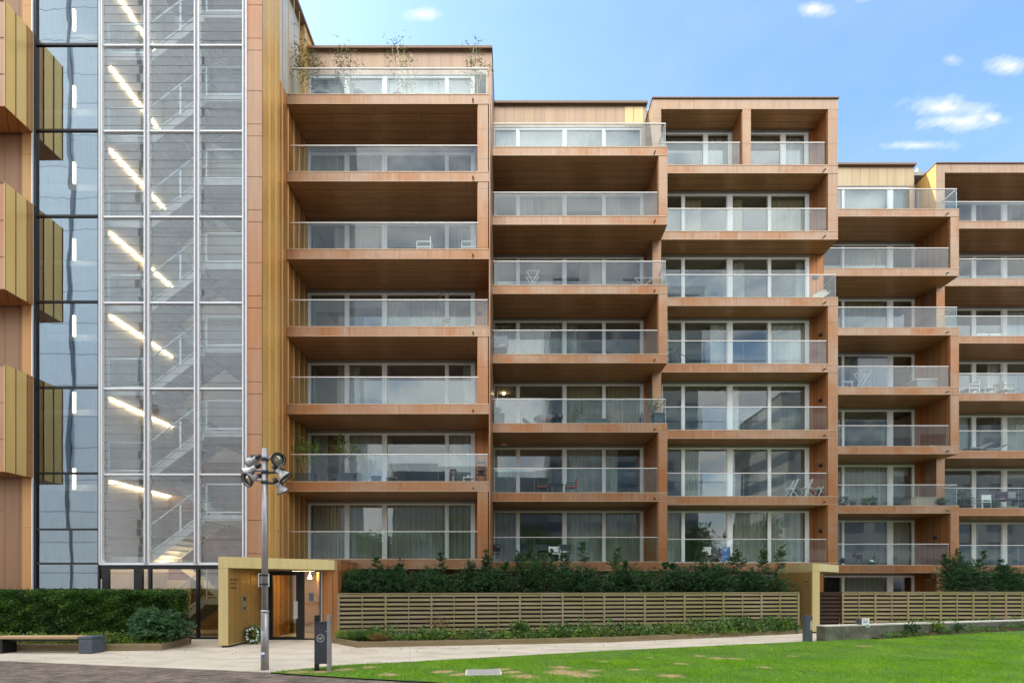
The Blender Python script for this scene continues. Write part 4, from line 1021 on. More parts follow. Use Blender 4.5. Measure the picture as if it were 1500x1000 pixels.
bedc = [(-5.2,14.95,.14,.7),(-.4,15.25,.14,.8),(3.4,15.95,.14,.85),(7.4,17.1,.14,.8),(11.3,18.35,.14,.5)]
cover('ground_cover', bedc, 6000, .13, .07, .42, M['green'], 41, 'low green ground cover along the fence bed')
cover('ground_cover', bedc, 4000, .12, .065, .36, M['lime'], 42, 'pale green ground cover leaves along the fence bed')
cover('ground_cover', bedc, 3600, .07, .022, .46, M['dryleaf'], 43, 'dry brown stems and leaves along the fence bed')
cover('ground_cover', [(1.2,15.75,.14,.6),(6,16.8,.14,.6),(11,18.2,.14,.5)], 3200, .15, .075, .62, M['green'], 44, 'taller leafy plants against the fence')
cover('ground_cover', [(-16,13.75,.15,.5),(-10.4,13.8,.15,.4)], 4200, .09, .045, .36, M['lime'], 45, 'lime green plants between bench and hedge')
cover('ground_cover', [(-16,13.75,.15,.5),(-11.6,13.8,.15,.4)], 1800, .08, .03, .40, M['dryleaf'], 46, 'brown leaves between bench and hedge')
cover('ground_cover', [(12.7,15.85,.10,.3),(16,16.6,.2,.5),(19.6,17.45,.28,.6),(27,19.4,.4,.7)], 3000, .10, .045, .26, M['green'], 47, 'scattered plants below the retaining wall')
cover('ground_cover', [(13,15.95,.10,.3),(19.6,17.5,.26,.6),(27,19.4,.4,.7)], 2600, .07, .03, .10, M['dryleaf'], 48, 'fallen leaves below the retaining wall')
cover('ground_cover', [(13.5,16.75,.3,.4),(19,18.2,.3,.4),(25,19.6,.3,.4)], 3000, .10, .045, .40, M['green'], 49, 'low plants behind the concrete coping')
def tuft(xp, yp, d, r, h, n, mat, seed, label):
    cx = px(xp, d); t = thing('grass_tuft', (cx, d, .14), label, 'ornamental grass', 'grass tufts in the fence bed')
    rng = np.random.default_rng(seed); a = rng.uniform(0, 2*np.pi, n); q = np.sqrt(rng.uniform(0, 1, n))
    p = np.column_stack([cx+r*.35*q*np.cos(a), d+r*.25*q*np.sin(a), np.full(n, .13)])
    dd = np.column_stack([np.cos(a)*q*1.1, np.sin(a)*q*.9, np.full(n, .9)])+rng.normal(size=(n,3))*.15
    obj('blades', leaves(p, dd, h, .014, rng), mat, t)
tuft(523, 930, 14.75, .5, .40, 700, M['green'], 61, 'mid green grass tuft at the angled corner of the timber edging')
tuft(547, 930, 14.75, .42, .36, 600, M['lime'], 62, 'bright green grass tuft second from the corner of the timber edging')
tuft(505, 930, 15.1, .4, .34, 500, M['lime'], 63, 'small grass tuft against the left end of the slatted fence')
tuft(555, 940, 14.33, .36, .30, 520, M['dryleaf'], 64, 'straw coloured grass tuft spilling over the timber edging')
def leafy(name, xp, d, z, r, h, n, mat, seed, label, L_=.13, W_=.06, group='broad leaved plants'):
    cx = px(xp, d); t = thing(name, (cx, d, z), label, 'plant', group)
    obj('foliage', clump(cx, d, z+h*.55, r, r*.7, h*.5, n, L_, W_, seed, .2), mat, t)
    b = MB()
    for q in range(5): b.tube((cx, d, z-.02), (cx+r*.6*math.cos(q*1.26), d+r*.4*math.sin(q*1.26), z+h*.75), .01, .004, 5)
    obj('stem', b, M['bark'], t)
for xp, d, r, h, m, lb_ in ((1332,16.35,.28,.28,'shrub','blue green leafy plant in the soil strip under the retaining wall'),(1368,16.75,.38,.34,'lime','yellow green leafy clump midway along the retaining wall'),(1398,17.0,.24,.24,'shrub','small blue green plant right of the yellow green clump'),
        (1090,17.75,.36,.5,'green','tall leafy plant by the fence near the second portal'),(1125,18.0,.36,.48,'green','leafy plant closest to the second portal'),(762,15.7,.34,.5,'green','leafy plant at the middle of the slatted fence'),(1150,18.05,.25,.35,'lime','pale leafy plant at the right end of the fence bed')):
    leafy('leafy_plant', xp, d, .14 if d > 17.5 or d < 16 else .2, r, h, 420, M[m], int(xp), lb_)
leafy('rose_bush', 645, 15.3, .14, .5, .75, 260, M['dryleaf'], 71, 'sparse reddish stemmed bush in front of the fence left of the middle', .07, .04, None)

# ------------------------------------------------------------------ bench
bn = thing('bench', (-12.9, 13, 0), 'long timber slab bench with a slate blue metal end', 'bench')
obj('seat', MB().box(-14.4, -11.99, 12.80, 13.22, .405, .465), M['benchwood'], bn)
obj('metal_end', MB().box(-11.985, -11.585, 12.79, 13.23, .40, .472).box(-11.95, -11.585, 12.79, 13.23, 0.0, .398), M['slate'], bn, bevel=.02)
obj('leg', MB().box(-14.42, -14.08, 12.82, 13.2, 0, .40), M['black'], bn)
obj('under_beam', MB().box(-14.07, -11.97, 12.95, 13.05, .33, .40), M['black'], bn)

n_ = 60; q_ = RNG.uniform(-6, 10, n_); y_ = 14.3+.166*(q_+4.7)+.012*(q_+4.7)**2*.6-np.abs(RNG.normal(size=n_))*.8-.35
q2 = RNG.uniform(-15, -6, 25); y2 = 13.15-np.abs(RNG.normal(size=25))*.6
fx, fy = np.concatenate([q_, q2]), np.concatenate([y_, y2])
solo('fallen_leaves', leaves(np.column_stack([fx, fy, np.full(len(fx), .008)]), np.column_stack([RNG.normal(size=len(fx)), RNG.normal(size=len(fx)), np.full(len(fx), .12)]), .045, .028), M['dryleaf'], 'small dry leaves scattered along the path edge', 'leaf litter', kind='stuff')
# ------------------------------------------------------------------ lamp post with six floodlights
LX, LD = px(388,10.4), 10.4
lp = thing('lamp_post', (LX, LD, 0), 'tall grey steel lamp post carrying six floodlights in front of the portal', 'lamp post')
z1 = pz(895, LD); z2 = pz(657, LD)
obj('lower_pole', MB().tube((LX,LD,0), (LX,LD,z1), .084, .080, 20), M['galv'], lp, True)
obj('upper_pole', MB().tube((LX,LD,z1+.001), (LX,LD,z2), .067, .060, 20), M['galv'], lp, True)
obj('pole_collar', MB().tube((LX,LD,z1-.02), (LX,LD,z1+.03), .087, .082, 20), M['galvl'], lp, True)
obj('access_door', MB().box(LX-.035, LX+.035, LD-.090, LD-.075, .9, 1.25), M['galvl'], lp)
obj('sticker', MB().box(LX-.04, LX+.035, LD-.0895, LD-.080, pz(957.5,LD), pz(954,LD)), M['sign'], lp)
obj('sticker', MB().poly([(LX-.04,LD-.0896,pz(957.6,LD)),(LX+.035,LD-.0896,pz(957.6,LD)),(LX,LD-.0896,pz(962.5,LD))]).box(LX-.02,LX+.015,LD-.0895,LD-.08,pz(961,LD),pz(957.6,LD)), M['sblue'], lp)
bp = obj('sign_plate', MB().box(LX-.135, LX-.120, LD-.02, LD+.42, pz(859,LD), pz(839,LD)), M['sign'], lp)
obj('sign_clamp', MB().box(LX-.118, LX-.108, LD-.01, LD+.0, pz(857,LD), pz(841,LD)).box(LX-.119, LX-.062, LD-.02, LD+.04, pz(843.5,LD), pz(841,LD)).box(LX-.119, LX-.062, LD-.02, LD+.04, pz(856.5,LD), pz(854,LD)).tube((LX,LD,pz(843.5,LD)),(LX,LD,pz(841,LD)),.072,n=16).tube((LX,LD,pz(856.5,LD)),(LX,LD,pz(854,LD)),.072,n=16), M['black'], bp)
heads = [((366.5,673.5),(-.72,.45,-.33),.95),((410.5,673.5),(.62,-.62,-.30),1.0),((365,689.5),(-.70,-.05,-.50),1.0),((415.5,694.5),(.62,.15,-.60),1.0),((370,702),(-.40,-.72,-.42),1.05),((409,713),(.30,.45,-.72),.9)]
for i, ((hx, hy), dr, sc) in enumerate(heads):
    dr = Vector(dr).normalized(); c = Vector((px(hx,LD), LD+(-.10 if dr.y < -.3 else (.10 if dr.y > .3 else 0)), pz(hy,LD)))
    zc = pz((672,672,689,692,704,707)[i], LD)
    c = Vector((LX+(c.x-LX)*.93, c.y, c.z)); fl = obj('floodlight', MB().lathe(c-dr*.155*sc, dr, [(a*.92*sc,b*.92*sc) for a,b in [(0,.045),(.02,.07),(.10,.078),(.13,.085),(.19,.125),(.27,.165),(.285,.168),(.29,.155),(.25,.14)]], 20, True, False), M['galvl'], lp, True)
    obj('ballast', MB().tube(c-dr*.16*sc, c-dr*.27*sc, .055, .042, 12).box(c.x-.045, c.x+.045, c.y-.045, c.y+.045, c.z+.045, c.z+.135), M['anth'], fl, True)
    obj('lens', MB().lathe(c-dr*.155*sc, dr, [(a*.92*sc,b*.92*sc) for a,b in [(.232,.02),(.24,.146),(.245,.146),(.262,.0)]], 20), M['lens'], fl, True)
    obj('lens_bezel', MB().lathe(c-dr*.155*sc, dr, [(a*.92*sc,b*.92*sc) for a,b in [(.27,.1455),(.27,.17),(.296,.17),(.296,.1455)]], 20, False, False), M['black'], fl, True)
    s_ = 1 if c.x > LX else -1
    obj('bracket_arm', MB().tube((LX+s_*.06,LD,zc), (c.x-s_*.05, c.y, zc+.02), .032, n=8).tube((c.x-s_*.05,c.y,zc+.02), tuple(c-dr*.10), .022, n=8).box(c.x-.05-s_*.08, c.x+.05-s_*.08, c.y-.05, c.y+.05, zc-.015, zc+.055), M['anth'] if i in (3,5) else M['galv'], fl)
for y in (672, 691, 706): obj('bracket_collar', MB().tube((LX,LD,pz(y+2.2,LD)), (LX,LD,pz(y-2.2,LD)), .078, n=20), M['anth'], lp, True)

# ------------------------------------------------------------------ dog waste bin
BD = 10.15; bx0, bx1 = px(460.5,BD), px(480.5,BD)
bi = thing('dog_waste_bin', ((bx0+bx1)/2, BD, 0), 'anthracite dog waste bin with a round dog symbol standing at the lawn corner', 'waste bin')
obj('body', MB().box(bx0+.01, bx1-.02, BD-.02, BD+.20, pz(971.5,BD), pz(912,BD)), M['anth'], bi, bevel=.006)
obj('post', MB().box(bx0, bx0+.07, BD+.0, BD+.10, 0, pz(900.5,BD)).box(bx0,bx0+.001,BD,BD+.001,.1,.11), M['black'], bi)
obj('post', MB().box(bx1-.018, bx1+.052, BD-.02, BD+.08, 0, pz(900,BD)), M['galv'], bi)
obj('lid', MB().box(bx0+.006, bx1-.022, BD-.03, BD+.205, pz(912,BD)+.001, pz(911,BD)+.012), M['anth'], bi)
obj('lock', MB().tube((bx1-.03,BD-.035,pz(924,BD)), (bx1-.03,BD-.0,pz(924,BD)), .014, n=10), M['galvl'], bi)
lcx, lcz, yy = px(470,BD), pz(934,BD), BD-.0215
dm = MB(); n = 28
for i in range(n):
    a, b_ = 2*math.pi*i/n, 2*math.pi*(i+1)/n
    dm.poly([(lcx+.088*math.cos(a),yy,lcz+.088*math.sin(a)),(lcx+.088*math.cos(b_),yy,lcz+.088*math.sin(b_)),(lcx+.071*math.cos(b_),yy,lcz+.071*math.sin(b_)),(lcx+.071*math.cos(a),yy,lcz+.071*math.sin(a))])
dog = [(-.052,-.045),(-.040,-.045),(-.028,-.018),(-.004,-.016),(.004,-.046),(.016,-.046),(.020,-.010),(.034,.012),(.050,.010),(.053,.020),(.040,.034),(.032,.044),(.026,.034),(.014,.018),(-.026,.014),(-.044,.026),(-.054,.022),(-.042,.010),(-.046,-.014)]
dm.poly([(lcx+a*1.05,yy-.001,lcz+b_*1.05) for a, b_ in dog])
obj('dog_symbol', dm, M['galvl'], bi)

# ------------------------------------------------------------------ bollard, small sign
bo = thing('bollard', (px(1185.5,15.35), 15.35, 0), 'short dark blue grey bollard light at the lawn edge by the second portal', 'bollard')
obj('post', MB().box(px(1181,15.35), px(1187,15.35), 15.35, 15.55, 0, pz(901.5,15.35)).box(px(1187.1,15.35), px(1190.5,15.35), 15.36, 15.54, 0, pz(922,15.35)).box(px(1187.1,15.35), px(1190.5,15.35), 15.36, 15.54, pz(908,15.35), pz(901.5,15.35)), M['slate'], bo)
obj('light_lens', MB().box(px(1187.1,15.35), px(1190.3,15.35), 15.37, 15.53, pz(921.8,15.35), pz(908.2,15.35)), M['ledpost'], bo)
SD = 16.0
sg = thing('notice_sign', (px(1267.5,SD), SD, 0), 'small white and teal notice on a grey post before the retaining wall', 'sign')
SD = 15.85
obj('post', MB().tube((px(1266.5,SD),SD+.06,0), (px(1266.5,SD),SD+.06,pz(907,SD)), .045, n=12), M['galv'], sg, True)
pl = obj('sign_board', MB().box(px(1262.3,SD), px(1273.2,SD), SD-.012, SD+.0, pz(918,SD), pz(905,SD)), M['sign'], sg)
obj('sign_back', MB().box(px(1260.2,SD), px(1262.2,SD), SD-.01, SD+.22, pz(918,SD), pz(905.5,SD)), M['slate'], sg)
obj('teal_band', MB().box(px(1264,SD), px(1272,SD), SD-.0155, SD-.0125, pz(917.2,SD), pz(914.2,SD)), M['signteal'], pl)
gm = MB()
for a, b_, c, e in ((1264.2,906.2,1266.0,908.2),(1266.4,908.2,1269.6,909.2),(1268.8,906.4,1270.4,908.0),(1264.2,909.6,1267.4,912.2),(1268.4,909.8,1270.6,911.6)): gm.box(px(a,SD), px(c,SD), SD-.0155, SD-.0125, pz(e,SD), pz(b_,SD))
obj('printed_mark', gm, M['signgrey'], pl)

# ------------------------------------------------------------------ wreath by the door
wr = thing('floral_wreath', (px(372,14.9), 14.9, 0), 'round green wreath with white flowers leaning on the portal wall', 'wreath')
cx, cy, cz, r0 = px(371.5,14.9), 14.9, .30, .19
a = RNG.uniform(0, 2*np.pi, 1500); q = RNG.normal(size=(1500,3))*.055
p = np.column_stack([cx+r0*np.cos(a), cy+.10*np.sin(a)*0, cz+r0*np.sin(a)])+q
obj('foliage', leaves(p, RNG.normal(size=(1500,3)), .07, .035), M['green'], wr)
for i in range(13):
    t_ = i*.49; obj('flower', MB().ball((cx+(r0+.02*(i%3-1))*math.cos(t_), cy-.075, cz+(r0+.02*(i%2))*math.sin(t_)), .042, .03, .042, 8, 5, .15), M['flower'], wr, True)
#@@PART4

# ================================================================== THINGS ON THE BALCONIES
def at(xp, d): return px(xp, d)
def leg4(t, cx, cy, z, w, dp, h, r, mat):
    for sx in (-1, 1):
        for sy in (-1, 1): obj('leg', MB().box(cx+sx*w/2-r, cx+sx*w/2+r, cy+sy*dp/2-r, cy+sy*dp/2+r, z, z+h), mat, t)
def armchair(xp, d, k, label, mat, rot=0, s=1.0, seatm=None, group='balcony armchairs'):
    x, z = at(xp, d), Z(k)
    t = thing('armchair', (x, d, z), label, 'chair', group); w = .52*s; sm_ = seatm or mat
    leg4(t, x, d, z, w, .48*s, .42*s, .018, mat)
    obj('seat', MB().box(x-w/2-.02, x+w/2+.02, d-.26*s, d+.26*s, z+.421*s, z+.47*s), sm_, t)
    b = MB(); sy = 1 if rot == 0 else -1
    if rot in (0, 1):
        b.box(x-w/2, x+w/2, d+sy*.24*s, d+sy*.24*s+.025, z+.56*s, z+.86*s)
        for sx in (-1, 1): b.box(x+sx*w/2-.018, x+sx*w/2+.018, d+sy*.235*s, d+sy*.235*s+.03, z+.471*s, z+.88*s)
    else:
        sx = 1 if rot == 2 else -1
        b.box(x+sx*w/2, x+sx*w/2+.025, d-.24*s, d+.24*s, z+.54*s, z+.86*s)
        for s2 in (-1, 1): b.box(x+sx*w/2, x+sx*w/2+.03, d+s2*.24*s-.018, d+s2*.24*s+.018, z+.471*s, z+.88*s)
    obj('backrest', b, sm_, t)
    for s2 in (-1, 1):
        a = MB()
        if rot in (0, 1): a.box(x+s2*(w/2+.03)-.02, x+s2*(w/2+.03)+.02, d-.25*s, d+.25*s, z+.63*s, z+.66*s).box(x+s2*(w/2+.03)-.015, x+s2*(w/2+.03)+.015, d-sy*.24*s-.015, d-sy*.24*s+.015, z+.47*s, z+.63*s)
        else: a.box(x-w/2, x+w/2, d+s2*.27*s-.02, d+s2*.27*s+.02, z+.63*s, z+.66*s).box(x-sx*w/2-.015, x-sx*w/2+.015, d+s2*.27*s-.015, d+s2*.27*s+.015, z, z+.63*s)
        obj('armrest', a, mat, t)
    return t
def table(xp, d, k, w, dp, h, label, mat, cat='table', group=None, name='side_table'):
    x, z = at(xp, d), Z(k); t = thing(name, (x, d, z), label, cat, group)
    obj('tabletop', MB().box(x-w/2, x+w/2, d-dp/2, d+dp/2, z+h-.03, z+h), mat, t); leg4(t, x, d, z, w-.08, dp-.08, h-.031, .015, mat); return t
def planter(name, xp, d, k, w, dp, h, label, mat, rnd=False, taper=.8):
    x, z = at(xp, d), Z(k); t = thing(name, (x, d, z), label, 'planter', 'balcony planters')
    if rnd: obj('pot', MB().lathe((x,d,z), (0,0,1), [(0,w/2*taper),(h*.9,w/2),(h*.9,w/2*1.06),(h,w/2*1.06),(h,w/2*.9),(h*.9,w/2*.88)], 18), mat, t, True)
    else: obj('pot', MB().prism([(x-w/2,d-dp/2),(x+w/2,d-dp/2),(x+w/2,d+dp/2),(x-w/2,d+dp/2)], z, z+h).box(x-w/2-.02, x+w/2+.02, d-dp/2-.02, d+dp/2+.02, z+h+.001, z+h+.05), mat, t)
    obj('soil', MB().box(x-w*.38, x+w*.38, d-dp*.36, d+dp*.36, z+h-.02, z+h+.055) if not rnd else MB().lathe((x,d,z+h-.05), (0,0,1), [(0,w*.4),(.03,w*.4)], 14), M['soil'], t)
    return t
def potplant(name, xp, d, k, ph, r, h, n, leaf, L_, W_, label, seed, base=0.0, group='potted balcony plants', pot=True, rz=None):
    """plant rising from floor level + base"""
    x, z = at(xp, d), Z(k)+base; t = thing(name, (x, d, z), label, 'plant', group)
    if pot: obj('pot', MB().lathe((x,d,z), (0,0,1), [(0,.10),(ph,.14),(ph,.155),(ph+.03,.155),(ph+.03,.12)], 14), M['terra'], t, True)
    b = MB()
    for q in range(4): b.tube((x, d, z), (x+r*.5*math.cos(q*1.6), d+r*.3*math.sin(q*1.6), z+h*.8), .012, .004, 5)
    obj('stem', b, M['twig'], t)
    obj('foliage', clump(x, d, z+ph+(h-ph)*.55, r, r*.7, (h-ph)*(rz or .5), n, L_, W_, seed, .35), leaf, t)
    return t
def bamboo(xp, d, k, h0, tops, label, seed, n=230, pot=True, leaf='bamboo', spread=.16, lo=.45):
    """thin culms; tops = list of (pixel x, pixel y) of shoot tips"""
    rng = np.random.default_rng(seed); x, z = at(xp, d), Z(k); t = thing('bamboo', (x, d, z), label, 'potted bamboo', 'bamboos in pots on the balconies')
    if pot: obj('pot', MB().box(x-.22, x+.22, d-.2, d+.2, z, z+.42), M['anth'], t)
    b = MB(); P = []; D = []
    for tx, ty in tops:
        e = np.array([px(tx, d), d+rng.normal()*.12, pz(ty, d)]); s0 = np.array([x+rng.normal()*.08, d+rng.normal()*.06, z+.3])
        pts = [tuple(s0*(1-f)+e*f+np.array([0,0,.25*math.sin(f*3.1)*0])+np.array([rng.normal()*.02, 0, 0])) for f in np.linspace(0, 1, 6)]
        b.chain(pts, .011, .004, 5)
        m = n//len(tops); f = rng.uniform(lo, 1.02, m)[:,None]; c = s0*(1-f)+e*f
        P.append(c+rng.normal(size=(m,3))*np.array([spread,spread*.8,.07])); D.append(rng.normal(size=(m,3))*np.array([1,1,.5])+np.array([0,0,-.35]))
    obj('stem', b, M['stem'], t); obj('foliage', leaves(np.concatenate(P), np.concatenate(D), .17, .034, rng), M[leaf], t)
    return t
# --- first bay, roof terrace
bamboo(442, 18.7, 6, .4, [(428,52),(436,62),(446,50),(452,68),(458,80),(440,86),(470,84)], 'large leafy bamboo in the left corner of the roof terrace', 201, 520)
bamboo(502, 18.9, 6, .4, [(490,50),(497,58),(508,66),(512,78),(520,88),(498,84)], 'tall thin bamboo second from the left on the roof terrace', 202, 260)
bamboo(587, 18.9, 6, .4, [(574,58),(582,50),(592,60),(600,76),(571,82),(606,88)], 'thin bamboo at the middle of the roof terrace', 203, 250)
bamboo(697, 18.9, 6, .4, [(686,78),(694,68),(698,60),(706,76),(712,82),(690,88)], 'short bushy bamboo at the right end of the roof terrace', 204, 330)
def lounge(xp, d, k, w, h, label, mat):
    x, z = at(xp, d), Z(k); t = thing('lounge_chair', (x, d, z), label, 'chair', 'lounge chairs on the roof terrace')
    obj('shell', MB().ball((x, d, z+h*.62), w/2, .34, h*.40, 18, 10), mat, t, True)
    obj('base', MB().lathe((x,d,z), (0,0,1), [(0,w*.32),(.04,w*.3),(.06,.05),(h*.3,.05)], 14), M['black'], t, True); return t
lounge(475, 18.6, 6, .95, .62, 'low dark rounded lounge chair below the large corner bamboo', M['slate'])
lounge(528, 18.6, 6, .62, .72, 'round backed grey lounge chair between the two left bamboos', M['cab'])
lounge(584, 18.6, 6, .55, .60, 'small grey lounge chair behind the middle bamboo', M['cab'])
# --- first bay, lower storeys
armchair(622, 18.75, 4, 'white metal armchair left of the low white table on a high left bay balcony', M['white'], 2)
armchair(687, 18.75, 4, 'white metal armchair tight against the pier of the left bay', M['white'], 2)
table(662, 18.7, 4, .55, .4, .20, 'low white table between two white armchairs', M['white'])
bamboo(648, 18.7, 3, .4, [(641,424),(645,428),(656,462)], 'single golden leaved plant rising above the handrail', 205, 60, False, 'dryleaf', .05, .55)
bamboo(446, 18.6, 1, .4, [(430,628),(436,634),(446,640),(456,648),(440,652),(466,655)], 'arching bamboo against the left wall of the plant filled balcony', 206, 520, False, 'lime', .16, .5)
bamboo(505, 18.7, 1, .4, [(497,636),(504,644),(514,650),(522,654)], 'upright bamboo by the window of the plant filled balcony', 207, 300, False, 'lime', .14, .55)
planter('planter_box', 448, 18.6, 1, .72, .35, .38, 'dark trough planter at the left of the plant filled balcony', M['anth'])
planter('planter_box', 508, 18.6, 1, .66, .35, .38, 'dark trough planter under the upright bamboo', M['anth'])
potplant('topiary', 487, 18.45, 1, .22, .19, .82, 420, M['dgreen'], .07, .04, 'small dark topiary ball on a stem between two dark troughs', 208, rz=.30)
potplant('potted_shrub', 524, 18.4, 1, .15, .13, .42, 160, M['dgreen'], .08, .05, 'little dark shrub right of the trough under the upright bamboo', 209)
planter('planter_pot', 551, 18.45, 1, .40, .4, .30, 'teal blue round pot in front of the window mullion', M['slate'], True)
planter('planter_pot', 574, 18.4, 1, .46, .4, .22, 'wide pale bowl holding a long wooden stick', M['cab'], True, .6)
solo('wooden_stick', MB().chain([(px(576,18.4),18.4,Z(1)+.2),(px(573,18.4),18.45,Z(1)+.75),(px(570,18.4),18.5,Z(1)+1.25)], .022, .015, 6), M['stem'], 'long pale wooden stick standing in the wide bowl', 'stick')
t = thing('lantern', (px(664,18.4), 18.4, Z(1)), 'tall rusty brown lantern near the right end of the plant filled balcony', 'lantern')
x = px(664,18.4); z = Z(1)
obj('body', MB().box(x-.11,x-.075,18.3,18.5,z,z+.52).box(x+.075,x+.11,18.3,18.5,z,z+.52).box(x-.074,x+.074,18.3,18.5,z,z+.05).box(x-.11,x+.11,18.3,18.5,z+.521,z+.56), M['terra'], t)
obj('candle', MB().tube((x,18.4,z+.051),(x,18.4,z+.28),.035,n=10), M['cream'], t, True)
table(686, 18.55, 1, .42, .35, .26, 'small pale table beside the rusty lantern', M['frame'])
solo('candle_jar', MB().lathe((px(686,18.55),18.55,Z(1)+.262),(0,0,1),[(0,.04),(.09,.045),(.1,.04)],12), M['white'], 'small white candle jar on the pale table', 'candle', smooth=True)
t = thing('plant_shelf', (px(705,18.6), 18.6, Z(1)), 'small shelf stand with a dark pot at the right end of the plant filled balcony', 'shelf')
x = px(704.5,18.6)
obj('frame', MB().box(x-.2,x-.175,18.5,18.7,Z(1),Z(1)+.95).box(x+.175,x+.2,18.5,18.7,Z(1),Z(1)+.95), M['terra'], t)
for h in (.12, .38, .88): obj('shelf', MB().box(x-.174,x+.174,18.5,18.7,Z(1)+h,Z(1)+h+.03), M['terra'], t)
potplant('potted_herb', 704.5, 18.6, 1, .14, .15, .34, 110, M['lime'], .06, .03, 'small yellow green plant on the shelf stand', 210, .412)
# --- second bay
def rack(xp, d, k, w, h, label, mat, xs_=2, group='white folding racks and chairs'):
    x, z = at(xp, d), Z(k); t = thing('folding_rack', (x, d, z), label, 'drying rack', group)
    for s in (-1, 1):
        m = MB().tube((x-w/2,d+s*.2,z),(x+w/2,d+s*.2,z+h),.014,n=6).tube((x+w/2,d+s*.2+.02,z),(x-w/2,d+s*.2+.02,z+h),.014,n=6)
        obj('leg_frame', m, mat, t)
    m = MB()
    for q in range(6): m.tube((x-w/2+w*q/5,d-.22,z+h),(x-w/2+w*q/5,d+.24,z+h),.008,n=6)
    m.tube((x-w/2,d-.22,z+h),(x+w/2,d-.22,z+h),.012,n=6).tube((x-w/2,d+.24,z+h),(x+w/2,d+.24,z+h),.012,n=6)
    obj('top_rails', m, mat, t); return t
rack(780, 20.9, 4, .55, .98, 'white crossed folding rack on the second bay two storeys below the roof terrace', M['white'])
rack(941, 21.0, 4, .80, .72, 'low white folding rack at the right end of its balcony', M['white'])
armchair(733, 20.8, 3, 'grey wicker armchair in the left corner of the second bay', M['gwicker'], 1, 1.15)
solo('ball_cushion', MB().ball((px(757,20.8),20.8,Z(3)+.13),.16,.16,.13,14,8), M['cream'], 'round pale floor cushion by the grey wicker armchair', 'cushion', smooth=True)
planter('planter_box', 731, 20.7, 2, .46, .42, .52, 'square dark planter in the left corner above the red chairs', M['slate'])
potplant('potted_flower', 728.5, 20.7, 2, .02, .15, .34, 120, M['green'], .09, .05, 'small plant with pale leaves in the square dark planter', 211, .56, pot=False)
def egg(xp, d, k, w, h, label, mat, trim):
    x, z = at(xp, d), Z(k); t = thing('lounge_chair', (x, d, z), label, 'chair', 'dark round lounge chairs')
    obj('shell', MB().ball((x,d,z+h*.68), w/2, .36, h*.32, 18, 8), mat, t, True)
    obj('cushion', MB().box(x-w*.22, x+w*.2, d-.385, d-.3, z+h*.52, z+h*.58), trim, t); leg4(t, x, d, z, w*.45, .4, h*.45, .014, M['anth']); return t
egg(800, 20.9, 2, 1.15, .66, 'wide dark round lounge chair with a red cushion', M['slate'], M['red'])
egg(819, 20.6, 2, .34, .62, 'narrow dark chair with red edges beside the wide round one', M['slate'], M['red'])
t = thing('sun_chair', (px(772,20.7),20.7,Z(2)), 'tilted grey green sling chair left of the dark round chairs', 'chair')
x = px(772,20.7); z = Z(2)
obj('sling', MB().poly([(x-.22,20.5,z+.38),(x+.26,20.5,z+.03),(x+.26,20.95,z+.03),(x-.22,20.95,z+.38)]).poly([(x-.22,20.5,z+.41),(x+.26,20.5,z+.06),(x+.26,20.95,z+.06),(x-.22,20.95,z+.41)]), M['tealg'], t)
obj('frame', MB().tube((x-.25,20.49,z),(x+.28,20.49,z+.05),.014).tube((x-.25,20.96,z),(x+.28,20.96,z+.05),.014).tube((x-.22,20.49,z+.4),(x-.25,20.49,z),.014).tube((x-.22,20.96,z+.4),(x-.25,20.96,z),.014), M['rail'], t)
t = thing('covered_sofa', (px(866,20.9),20.9,Z(2)), 'long low sofa under a grey green cover', 'sofa')
x0_, x1_ = px(839,20.9), px(894,20.9)
obj('cover', MB().prism([(x0_,20.65),(x1_-.06,20.65),(x1_,20.8),(x1_,21.25),(x0_,21.25)], Z(2)+.02, Z(2)+.33).prism([(x0_+.28,20.7),(x1_-.14,20.7),(x1_-.14,21.2),(x0_+.28,21.2)], Z(2)+.331, Z(2)+.43), M['tealg'], t, bevel=.05)
obj('foot', MB().box(x0_+.1,x0_+.16,20.7,20.76,Z(2),Z(2)+.019).box(x1_-.2,x1_-.14,20.7,20.76,Z(2),Z(2)+.019), M['black'], t)
potplant('potted_tree', 847, 21.2, 2, .34, .26, 1.55, 190, M['green'], .10, .045, 'slender leafy potted tree behind the covered sofa', 212, rz=.34)
planter('planter_box', 963, 20.6, 2, .40, .4, .50, 'tall grey planter at the open right corner of the second bay', M['slate'])
potplant('potted_shrub', 957, 20.6, 2, .02, .26, .62, 230, M['green'], .11, .04, 'feathery shrub in the tall grey planter', 213, .55, pot=False)
solo('folded_parasol', MB().lathe((px(940,21.1),21.1,Z(2)),(0,0,1),[(0,.16),(.05,.15),(.2,.13),(.55,.08),(.85,.02),(.88,.01)],12), M['anth'], 'dark folded parasol left of the tall grey planter', 'parasol', smooth=True)
armchair(794, 20.95, 1, 'red cushioned armchair on the left of the dark balcony table', M['anth'], 3, .85, M['red'])
armchair(836, 20.95, 1, 'red cushioned armchair on the right of the dark balcony table', M['anth'], 2, .85, M['red'])
table(816, 20.95, 1, .55, .5, .50, 'dark balcony table between the two red armchairs', M['anth'], name='balcony_table')
t = thing('barbecue', (px(727,20.6),20.6,Z(0)), 'black barbecue trolley on the lowest balcony of the second bay', 'barbecue')
x = px(728,20.6); z = Z(0)
obj('cabinet', MB().box(x-.2,x+.2,20.45,20.85,z,z+.16).box(x-.2,x-.17,20.45,20.85,z+.161,z+.62).box(x+.17,x+.2,20.45,20.85,z+.161,z+.62), M['cab'], t)
obj('shelf', MB().box(x-.169,x+.169,20.46,20.84,z+.36,z+.39), M['black'], t); obj('lid', MB().lathe((x-.2,20.65,z+.63),(1,0,0),[(0,.14),(.02,.17),(.38,.17),(.4,.14)],16), M['black'], t, True)
